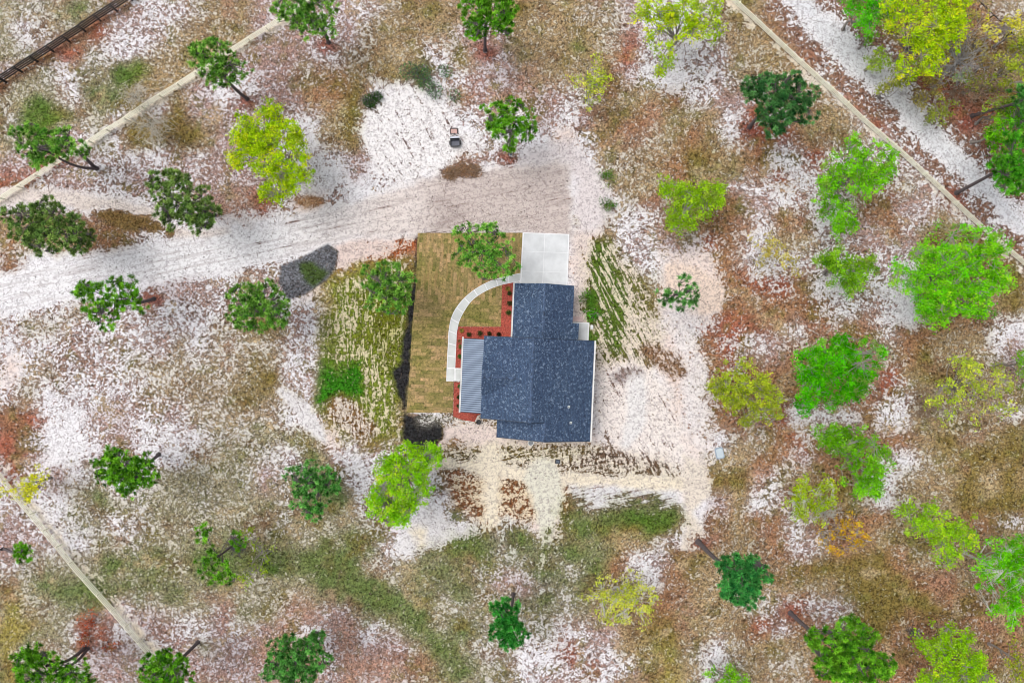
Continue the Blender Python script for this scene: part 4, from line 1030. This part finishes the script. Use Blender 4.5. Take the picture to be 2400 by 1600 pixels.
T('pine', "sparse pine among dry grass, lower left, left of the grey fallen branches", 6.0, [(495,1330,34),(480,1250,22),(530,1350,22),(500,1290,18),(560,1265,22)], PG, 0.7)
T('pine', "green pine at the bottom edge, far left, with two bare stems", 9.0, [(70,1560,40),(120,1575,50),(180,1590,44),(75,1530,24)], PG, 1.2, (200,1516), trunks=2)
T('pine', "green pine at the foot of the lower left wooden fence", 8.5, [(385,1560,44),(360,1590,36),(420,1580,34),(390,1535,18)], PG, 1.6, (463,1505))
T('pine', "dull green pine at the bottom edge on pinkish ground", 7.0, [(680,1530,48),(730,1540,44),(655,1560,38),(745,1490,18),(700,1580,40)], PD, 1.3)
T('pine', "small bushy pine at the left edge, its dark trunk coming from the edge", 5.0, [(50,1290,20),(58,1300,20)], PG, 1.2, (8,1285))
T('pine', "tall pine leaning over the sand road at the right edge", 9.5, [(2360,395,44),(2395,370,50),(2380,430,34),(2400,310,40)], ((36,100,20),(84,148,38)), 1.4, (2240,453))
T('pine', "dark pine top at the right edge above long grey limbs", 9.0, [(2392,225,26),(2415,240,36)], PD, 1.2, (2278,272))
# --- broadleaf trees
T('oak', "big yellow green oak with a split crown left of the clearing", 7.0, [(590,318,44),(585,352,40),(630,340,32),(636,285,36),(660,315,26),(690,335,24),(712,362,22),(650,405,54),(690,405,36),(640,440,28),(725,410,20)], LM, 1.9, leaf=0.12)
T('oak', "large lime oak at the top edge, right of centre", 6.5, [(1550,40,44),(1600,35,46),(1650,60,40),(1560,95,38),(1550,140,26),(1640,20,44),(1670,85,22)], LM, 1.0)
T('oak', "thin pale lime sapling right of the clearing with bare twigs", 5.0, [(1385,165,34),(1410,190,26),(1355,195,26),(1370,230,26),(1390,245,18)], ((150,172,44),(200,210,96)), 0.5)
T('oak', "round lime bush on brown ground right of the parking pad", 4.5, [(1600,475,44),(1650,480,44),(1610,515,40),(1665,470,30),(1580,455,26)], ((112,150,30),(150,186,48)), 1.4)
T('oak', "bright green two part oak beside the road fence", 6.5, [(2000,370,50),(2050,390,50),(1960,410,44),(2020,430,44),(1940,460,40),(1970,500,40),(2060,350,30),(1985,545,26)], ((84,150,24),(128,196,46)), 1.15)
T('oak', "green oak half dark half lime between tan and large green trees", 5.5, [(1955,630,38),(1975,610,36),(2020,620,42),(2000,670,28),(1990,650,34)], ((72,128,24),(150,196,60)), 1.2)
T('oak', "largest bright green oak near the right edge below the fence", 7.5, [(2235,550,40),(2190,600,46),(2140,650,48),(2230,630,60),(2300,620,50),(2340,650,36),(2280,690,46),(2200,710,46),(2170,730,30),(2300,570,36)], ((72,154,22),(134,206,44)), 1.6)
T('oak', "vivid deep green oak right of the olive lime bush", 6.5, [(1900,850,44),(1950,830,46),(2000,830,44),(2040,850,34),(1960,890,56),(1900,920,34),(2010,900,40),(1880,955,22),(2055,815,18)], ((40,134,12),(96,186,26)), 1.7)
T('oak', "olive lime round oak left of the vivid green one", 5.5, [(1715,880,42),(1760,900,50),(1800,920,44),(1740,950,44),(1700,930,36),(1790,960,34)], OL, 1.0)
T('oak', "pale lime thin oak at the right edge in dry grass", 5.5, [(2270,880,44),(2320,900,46),(2350,930,40),(2280,950,44),(2220,960,34),(2250,850,26),(2200,925,24)], ((140,160,56),(186,200,90)), 0.55)
T('oak', "green sliver of a tree cut by the right edge", 5.0, [(2400,845,34),(2415,870,36)], ((88,140,40),(120,170,50)), 1.0)
T('oak', "green oak right of the path of white spots, right of the grey tub", 5.5, [(1970,1030,44),(2020,1050,50),(2060,1080,36),(2010,1110,46),(2050,1130,30),(2040,1155,20),(1955,1020,26)], ((76,136,22),(124,190,44)), 1.25)
T('oak', "small lime oak with bare white limbs at its edge, lower right", 5.5, [(1930,1160,32),(1880,1150,26),(1865,1190,34),(1900,1200,26),(1950,1150,24)], ((124,146,32),(160,182,44)), 0.9, bark=M_BARK_G)
T('oak', "ochre orange leaved young oak, the only orange one", 4.5, [(1930,1255,28),(1975,1240,26),(2005,1260,26),(1985,1300,22),(1960,1280,24),(2015,1275,14)], ((176,140,44),(214,164,56)), 0.45)
T('oak', "oblong fresh green oak slanting down to the right, lower right", 5.5, [(2140,1210,44),(2180,1225,48),(2220,1260,46),(2255,1240,34),(2215,1300,36),(2260,1265,28)], ((112,160,34),(160,198,54)), 1.1)
T('oak', "tall green oak with a bare forked limb cut by the right edge", 7.0, [(2340,1300,46),(2320,1340,40),(2375,1350,50),(2370,1400,46),(2350,1440,36),(2310,1300,30),(2400,1290,50)], ((70,146,22),(122,200,40)), 1.1, bark=M_BARK_G)
T('oak', "lime oak at the bottom edge right of the dense pine", 6.0, [(2190,1500,44),(2230,1540,52),(2270,1560,48),(2200,1580,46),(2300,1590,34),(2240,1490,30)], ((116,160,26),(156,200,44)), 1.2)
T('oak', "low green crown rising from the bottom edge, right of centre", 5.0, [(1680,1600,42),(1730,1605,34)], ((84,140,26),(120,176,44)), 1.2)
T('oak', "thin olive tree in the lower right corner", 5.0, [(2380,1530,32),(2400,1560,34)], ((104,116,36),(140,150,50)), 0.5)
T('oak', "pale washed out lime sapling, bottom centre right", 4.0, [(1405,1385,38),(1460,1390,46),(1510,1400,36),(1450,1430,42),(1510,1440,22),(1485,1360,28)], ((158,168,66),(200,206,104)), 0.55, bark=M_BARK_G)
T('oak', "tall fresh lime oak south west of the house by the damp soil", 7.0, [(1000,1065,34),(950,1085,40),(915,1110,40),(960,1125,44),(920,1165,42),(895,1190,36),(940,1195,34),(990,1110,30),(925,1220,24)], LG, 1.7)
T('oak', "bright yellow sapling over the wooden fence, left edge", 4.5, [(60,1130,24),(95,1122,18),(30,1148,20),(65,1150,18),(8,1158,14)], ((176,180,30),(212,210,70)), 0.8)
T('oak', "small yellow green bush right of the grey fallen branches", 3.0, [(600,1265,26),(620,1290,22),(600,1335,24),(590,1350,16)], ((104,130,40),(150,170,60)), 0.45)
T('oak', "tan half bare oak left of the half dark green tree", 5.0, [(1790,560,34),(1830,590,34),(1860,620,26),(1800,605,28)], TN, 0.38, bark=M_BARK_G)
T('oak', "large lime tree by the grey bare tree, upper right corner", 7.0, [(2130,70,50),(2190,60,54),(2230,70,40),(2160,130,52),(2210,130,40),(2130,165,34),(2230,20,40),(2110,20,36)], LM, 1.25)
T('oak', "small bright green tree at the top edge beside the big lime one", 5.5, [(2020,15,30),(2050,35,30),(2030,55,22),(2075,20,26),(1985,5,22)], BG, 1.3)
T('oak', "little green bush at the foot of the big lime tree", 2.5, [(2035,85,16),(2045,95,12)], ((88,140,40),(120,170,60)), 0.8)
T('oak', "yellow blossoming tree over the black wire fence", 5.0, [(2330,60,24),(2365,70,26),(2345,90,20),(2375,45,16)], ((186,182,60),(222,206,104)), 0.6)
T('oak', "olive thin crowned tree at the right edge under the yellow one", 5.5, [(2370,140,34),(2395,170,40),(2350,180,30),(2385,110,26)], ((118,136,44),(156,164,70)), 0.7)
T('oak', "pale mint green shrub below the grey bare tree", 1.6, [(2255,175,14),(2262,188,14)], ((138,180,130),(184,214,170)), 0.9, cat="shrub", name="shrub")
T('oak', "bright and dark green tree at the right edge above the leaning pine", 6.0, [(2345,300,34),(2380,280,36),(2330,340,26),(2370,330,30)], ((54,130,22),(120,186,40)), 1.2)

for x, y, r, z, cols, dn, lab in (
  (2090,190,34,3.0,((120,128,60),(150,150,84)),.6,"dull olive bush on the far verge of the sand road below the lime tree"),
  (2180,215,34,3.0,((132,116,84),(150,140,96)),.55,"brownish bush between the big lime tree and the red brown leaves"),
  (2205,262,26,2.5,((112,128,56),(140,150,70)),.7,"low olive green bush beside the end of the leaning trunk"),
  (2290,20,30,4.0,((132,128,84),(170,160,110)),.5,"thin beige green sapling by the first post of the wire fence"),
  (2330,130,34,4.0,((140,132,92),(172,160,118)),.5,"beige green thicket below the yellow blossoming tree"),
  (2300,190,30,3.5,((116,124,64),(150,150,92)),.55,"dull green thicket right of the mint shrub"),
  (2345,250,34,4.5,((96,132,50),(140,164,70)),.8,"mid green thicket at the right edge over the long grey limbs"),
  (2060,140,26,3.0,((110,140,44),(150,170,70)),.8,"small yellowish green bush on the road verge left of the big lime tree"),
  (2390,60,26,4.0,((150,150,110),(190,184,140)),.5,"pale thin sapling in the very upper right corner")):
    T('oak', lab, z, [(x,y,r),(x+r*.6,y+r*.5,r*.7),(x-r*.6,y+r*.3,r*.6)], cols, dn, cat="bush", name="bush")
# --- bare trees and brush
def bare(label, base_px, crown_px, rpx, cz, mat, n=26, cat="bare tree", name="bare_tree", depth=3, spread=1.0, r0=0.09, parts=True):
    global TREE_N; TREE_N += 1
    rng = np.random.default_rng(5000+TREE_N)
    b = P(*base_px); b[2] = float(ground_z(b[0], b[1])); root = empty(name, b); tag(root, label, cat)
    c = P(*crown_px, cz)-b; R_ = rpx*M*(H-cz)/H; trunk, twig = [], []
    hub = c*0.55; trunk += limb_segs(curve_pts((0, 0, -0.1), hub, rng, 0.15, 5), r0*1.5, r0)
    for i in range(n):
        a = 2*math.pi*i/n+rng.normal()*0.3; d = R_*math.sqrt(rng.uniform(0.15, 1))
        tip = c+np.array([math.cos(a)*d, math.sin(a)*d, rng.uniform(-0.3, 0.25)*cz])
        tip[2] = max(tip[2], 0.15)
        pts = curve_pts(hub*rng.uniform(0.7, 1.0), tip, rng, R_*0.12, 5); trunk += limb_segs(pts, r0*0.5, 0.015)
        for q in range(2, 6):
            for e in range(3):
                t2 = pts[q]+(tip-hub)*0.15*rng.uniform(.5, 1.5)+rng.normal(size=3)*R_*0.20*np.array([1, 1, .6])
                t2[2] = max(t2[2], 0.1)
                sp = curve_pts(pts[q], t2, rng, 0.08, 3); twig += limb_segs(sp, 0.025, 0.008)
    V_, F_ = tubes(trunk, 6); raw_mesh("trunk", V_, F_, mat, root, smooth=True)
    V_, F_ = tubes(twig, 4); raw_mesh("twigs", V_, F_, mat, root)
    return root
M_TWG = simple_mat("silver_twigs", alb(190, 184, 170), 0.9, 0.15); M_TWG2 = simple_mat("grey_twigs", alb(160, 158, 158), 0.9, 0.2); M_TWB = simple_mat("brown_twigs", alb(150, 126, 106), 0.9, 0.2); M_TWD = simple_mat("dark_twigs", alb(92, 88, 92), 0.9, 0.25)
bare("silver grey bare tree below the left wooden fence", (352,280), (355,300), 56, 3.5, M_TWG, 22)
bare("silver grey bare sapling above the left wooden fence", (318,228), (312,215), 40, 3.0, M_TWG, 14)
bare("dense grey leafless tree beside the big lime tree, upper right", (2235,165), (2262,128), 62, 6.0, M_TWG2, 40)
bare("brown leafless tree with long limbs above the red brown leaves", (2285,235), (2320,200), 52, 5.0, M_TWB, 22)
bare("white barked bare limbs beside the ochre oak", (1925,1205), (1935,1195), 44, 4.5, M_BARK_G, 18)
bare("grey fallen branches in dry grass, lower left", (548,1282), (552,1278), 26, 0.7, M_TWD, 16, "branches", "fallen_branches")
bare("grey leafless bush left of the pale lime thin oak", (2165,955), (2175,950), 38, 2.0, M_TWB, 20, "bare bush", "bare_bush")
bare("small dead stump with grey roots, lower right", (2137,1476), (2142,1482), 18, 0.8, M_TWD, 10, "stump", "dead_stump")
bare("brown leafless bush in front of the upper right trees", (2230,215), (2238,225), 30, 2.0, M_TWB, 16, "bare bush", "bare_bush")

def brush(label, spots, leafcol, n, name="brush_pile", hgt=0.8, twig_n=260, tw=M_TWD):
    global TREE_N; TREE_N += 1
    rng = np.random.default_rng(7000+TREE_N)
    w = np.array([s[2]**2 for s in spots], float); c = np.array([P(s[0], s[1]) for s in spots]); o = (c*w[:, None]).sum(0)/w.sum()
    root = empty(name, o); tag(root, label, "brush pile")
    k = rng.choice(len(spots), twig_n, p=w/w.sum()); segs = []
    for i in k:
        r = spots[i][2]*M; a = rng.uniform(0, 2*math.pi); d = r*math.sqrt(rng.random())
        p = c[i]-o+np.array([math.cos(a)*d, math.sin(a)*d, rng.uniform(0.03, hgt)]); di = rnd_unit(rng, 1)[0]*rng.uniform(.3, .9); di[2] *= 0.3
        q = p+di; q[2] = max(q[2], 0.05); segs.append(np.concatenate([p, q, [0.03, 0.01]]))
    V_, F_ = tubes(segs, 5); raw_mesh("branches", V_, F_, tw, root)
    k = rng.choice(len(spots), n, p=w/w.sum()); r = np.array([s[2] for s in spots])[k]*M
    a = rng.uniform(0, 2*math.pi, n); d = r*np.sqrt(rng.random(n))
    K = c[k]-o+np.stack([np.cos(a)*d, np.sin(a)*d, rng.uniform(0.05, hgt, n)], 1)
    nrm = rnd_unit(rng, n)*0.8+[0, 0, .8]; nrm /= np.linalg.norm(nrm, axis=1, keepdims=True)
    t1 = np.cross(nrm, rnd_unit(rng, n)); t1 /= np.linalg.norm(t1, axis=1, keepdims=True); t2 = np.cross(nrm, t1); s = rng.uniform(.06, .14, (n, 1))
    V_ = np.stack([K-t1*s, K-t2*s*.5, K+t1*s, K+t2*s*.5], 1).reshape(-1, 3)
    C_ = np.repeat(np.array(lin(leafcol))*ALB*1.3*rng.uniform(.6, 1.4, (n, 1)), 4, axis=0)
    raw_mesh("leaves", V_, np.arange(len(V_)).reshape(-1, 4), MLEAF, root, cols=np.clip(C_, 0, .8))
brush("heap of cut green brush at the top of the sand clearing", [(960,170,22),(990,175,22),(1000,200,20),(1020,215,20),(1065,225,16),(1045,170,18)], (86,130,76), 900, twig_n=260)
brush("brown heap of leaves and twigs at the lower edge of the clearing", [(1060,405,18),(1090,398,20),(1115,402,16),(1050,410,14)], (160,128,98), 650, hgt=0.3, tw=M_TWB)
brush("dark green brush at the upper left of the clearing", [(868,238,16),(885,228,12)], (56,90,40), 500, hgt=0.6, twig_n=90)

# --- shrubs in the mulch beds
def shrub(px, py, r, cols, label, spiky=False):
    global TREE_N; TREE_N += 1
    rng = np.random.default_rng(9000+TREE_N); b = P(px, py); b[2] = 0.03
    root = empty("ornamental_grass" if spiky else "shrub", b); tag(root, label, "ornamental grass" if spiky else "shrub", "young plants in the mulch beds")
    c0_, c1_ = np.array(lin(cols[0]))*ALB*1.3, np.array(lin(cols[1]))*ALB*1.3
    segs = [np.concatenate([[0, 0, -.02], rnd_unit(rng, 1)[0]*[r*.6, r*.6, 0]+[0, 0, r*.8], [.015, .006]]) for _ in range(10)]
    V_, F_ = tubes(segs, 4); raw_mesh("stems", V_, F_, M_TWB, root)
    n = 130
    if spiky:
        a = rng.uniform(0, 2*math.pi, n); ln = rng.uniform(.6, 1.2, n)*r; w = .018
        p2 = np.stack([np.cos(a)*ln, np.sin(a)*ln, rng.uniform(.3, 1.0, n)*r], 1); sd = np.stack([-np.sin(a), np.cos(a), 0*a], 1)*w; c = p2*.15
        V_ = np.stack([c-sd, c+sd, p2*0.7+sd*.8+[0, 0, .04], p2], 1).reshape(-1, 3)
    else:
        n = 420; K = rnd_unit(rng, n)*rng.uniform(.4, 1, (n, 1))*r*[1, 1, .8]+[0, 0, r*.85]
        nrm = rnd_unit(rng, n)*.8+[0, 0, .7]; nrm /= np.linalg.norm(nrm, axis=1, keepdims=True)
        t1 = np.cross(nrm, rnd_unit(rng, n)); t1 /= np.linalg.norm(t1, axis=1, keepdims=True); t2 = np.cross(nrm, t1); s = .04
        V_ = np.stack([K-t1*s, K-t2*s*.6, K+t1*s, K+t2*s*.6], 1).reshape(-1, 3)
    m_ = rng.random((n, 1)); C_ = np.repeat((c0_*(1-m_)+c1_*m_), 4, axis=0)
    raw_mesh("leaves", V_, np.arange(len(V_)).reshape(-1, 4), MLEAF, root, cols=C_)
DK = ((40, 52, 32), (76, 94, 52)); GR = ((44, 84, 34), (90, 130, 60)); YG = ((140, 120, 50), (196, 176, 90)); OLV = ((84, 90, 44), (130, 130, 70))
shrub(1190.5, 676.5, .34, YG, "yellowish grass clump at the top of the garage mulch bed", True)
shrub(1194, 688, .30, DK, "dark shrub just below the yellowish clump beside the garage")
shrub(1194.5, 711, .38, DK, "dark shrub halfway down the garage wall")
shrub(1192, 733, .38, ((34,60,26),(60,120,50)), "dark shrub with a green top beside the garage wall")
shrub(1082, 774.5, .30, YG, "golden grass clump at the outer corner of the mulch bed", True)
shrub(1099, 783.5, .32, DK, "dark round shrub right of the golden clump")
shrub(1125, 781, .36, DK, "dark shrub in the middle of the row above the porch")
shrub(1147, 782, .30, ((40,40,24),(70,64,40)), "brownish dark shrub right of the middle one in the row above the porch")
shrub(1169, 783, .28, ((34,34,22),(58,52,34)), "last dark shrub of the row, nearest the garage corner")
shrub(1077, 799, .24, ((150,100,60),(196,150,100)), "small tan plant in the strip above the two green ones", True)
shrub(1079, 812, .28, OLV, "olive plant in the mulch strip left of the porch gutter, upper")
shrub(1078, 835, .30, GR, "green plant in the mulch strip just above the walk spur")
shrub(1077.5, 905, .28, GR, "green plant in the lower mulch strip just below the walk")
shrub(1076, 930, .28, ((34,50,26),(64,84,44)), "dark green plant halfway down the lower mulch strip")
shrub(1075, 951, .24, DK, "dark plant near the bottom of the lower mulch strip")
for x, y, r, lab in ((204,1455,16,"rust red bush right of the lower left wooden fence's middle"),(190,1493,13,"small rust red bush lowest left of the red three"),(252,1522,10,"tiny red bush between the two bottom left pines")):
    T('oak', lab, 0.6, [(x,y,r),(x+6,y-5,r*.6)], ((136,52,40),(176,84,66)), 0.5, cat="bush", name="bush", leaf=0.09, trunk_r=0.03)
for x, y, r, z, cols, lab in ((1437,735,0,0,0,0),):
    pass
for x, y, r, cols, lab in ((1390,735,16,((40,110,20),(80,150,40)),"green weedy bush just right of the back landing"),(1376,695,9,((50,90,30),(80,120,50)),"small green weed right of the garage roof"),(1424,414,7,((60,100,40),(90,130,60)),"tiny green bush north east of the drive end"),(1422,480,6,((50,96,30),(80,130,50)),"tiny green bush right of the drive end")):
    T('oak', lab, 0.5, [(x,y,r),(x+3,y+4,r*.6)], cols, 0.6, cat="bush", name="bush", leaf=0.09, trunk_r=0.02)

# --- fallen twigs on the ground
def fallen_twigs(n, seed):
    rng = np.random.default_rng(seed); x = rng.uniform(-64, 64, n); y = rng.uniform(-44, 44, n)
    keep = ~in_poly(x, y, PAD) & (fnoise(x, y, 0.12, 14) > -0.06); x, y = x[keep], y[keep]; n = len(x); z = ground_z(x, y)
    a = rng.uniform(0, 2*math.pi, n); L = rng.uniform(.2, .8, n); r = rng.uniform(.010, .024, n)
    p0 = np.stack([x, y, z+.03], 1); p1 = p0+np.stack([np.cos(a)*L, np.sin(a)*L, rng.uniform(-.01, .1, n)], 1)
    a2 = a+rng.normal(0, .6, n); p2 = p1+np.stack([np.cos(a2)*L*.6, np.sin(a2)*L*.6, rng.uniform(-.06, .03, n)], 1)
    S_ = np.concatenate([np.column_stack([p0, p1, r, r*.8]), np.column_stack([p1, p2, r*.8, r*.4])])
    V_, F_ = tubes(S_, 4)
    o = raw_mesh("fallen_twigs", V_, F_, simple_mat("twig_grey", alb(128, 108, 96), 0.9, 0.5, 0.4)); tag(o, "small fallen twigs scattered over the sand and leaves", "twigs", kind='stuff')
fallen_twigs(5000, 8)
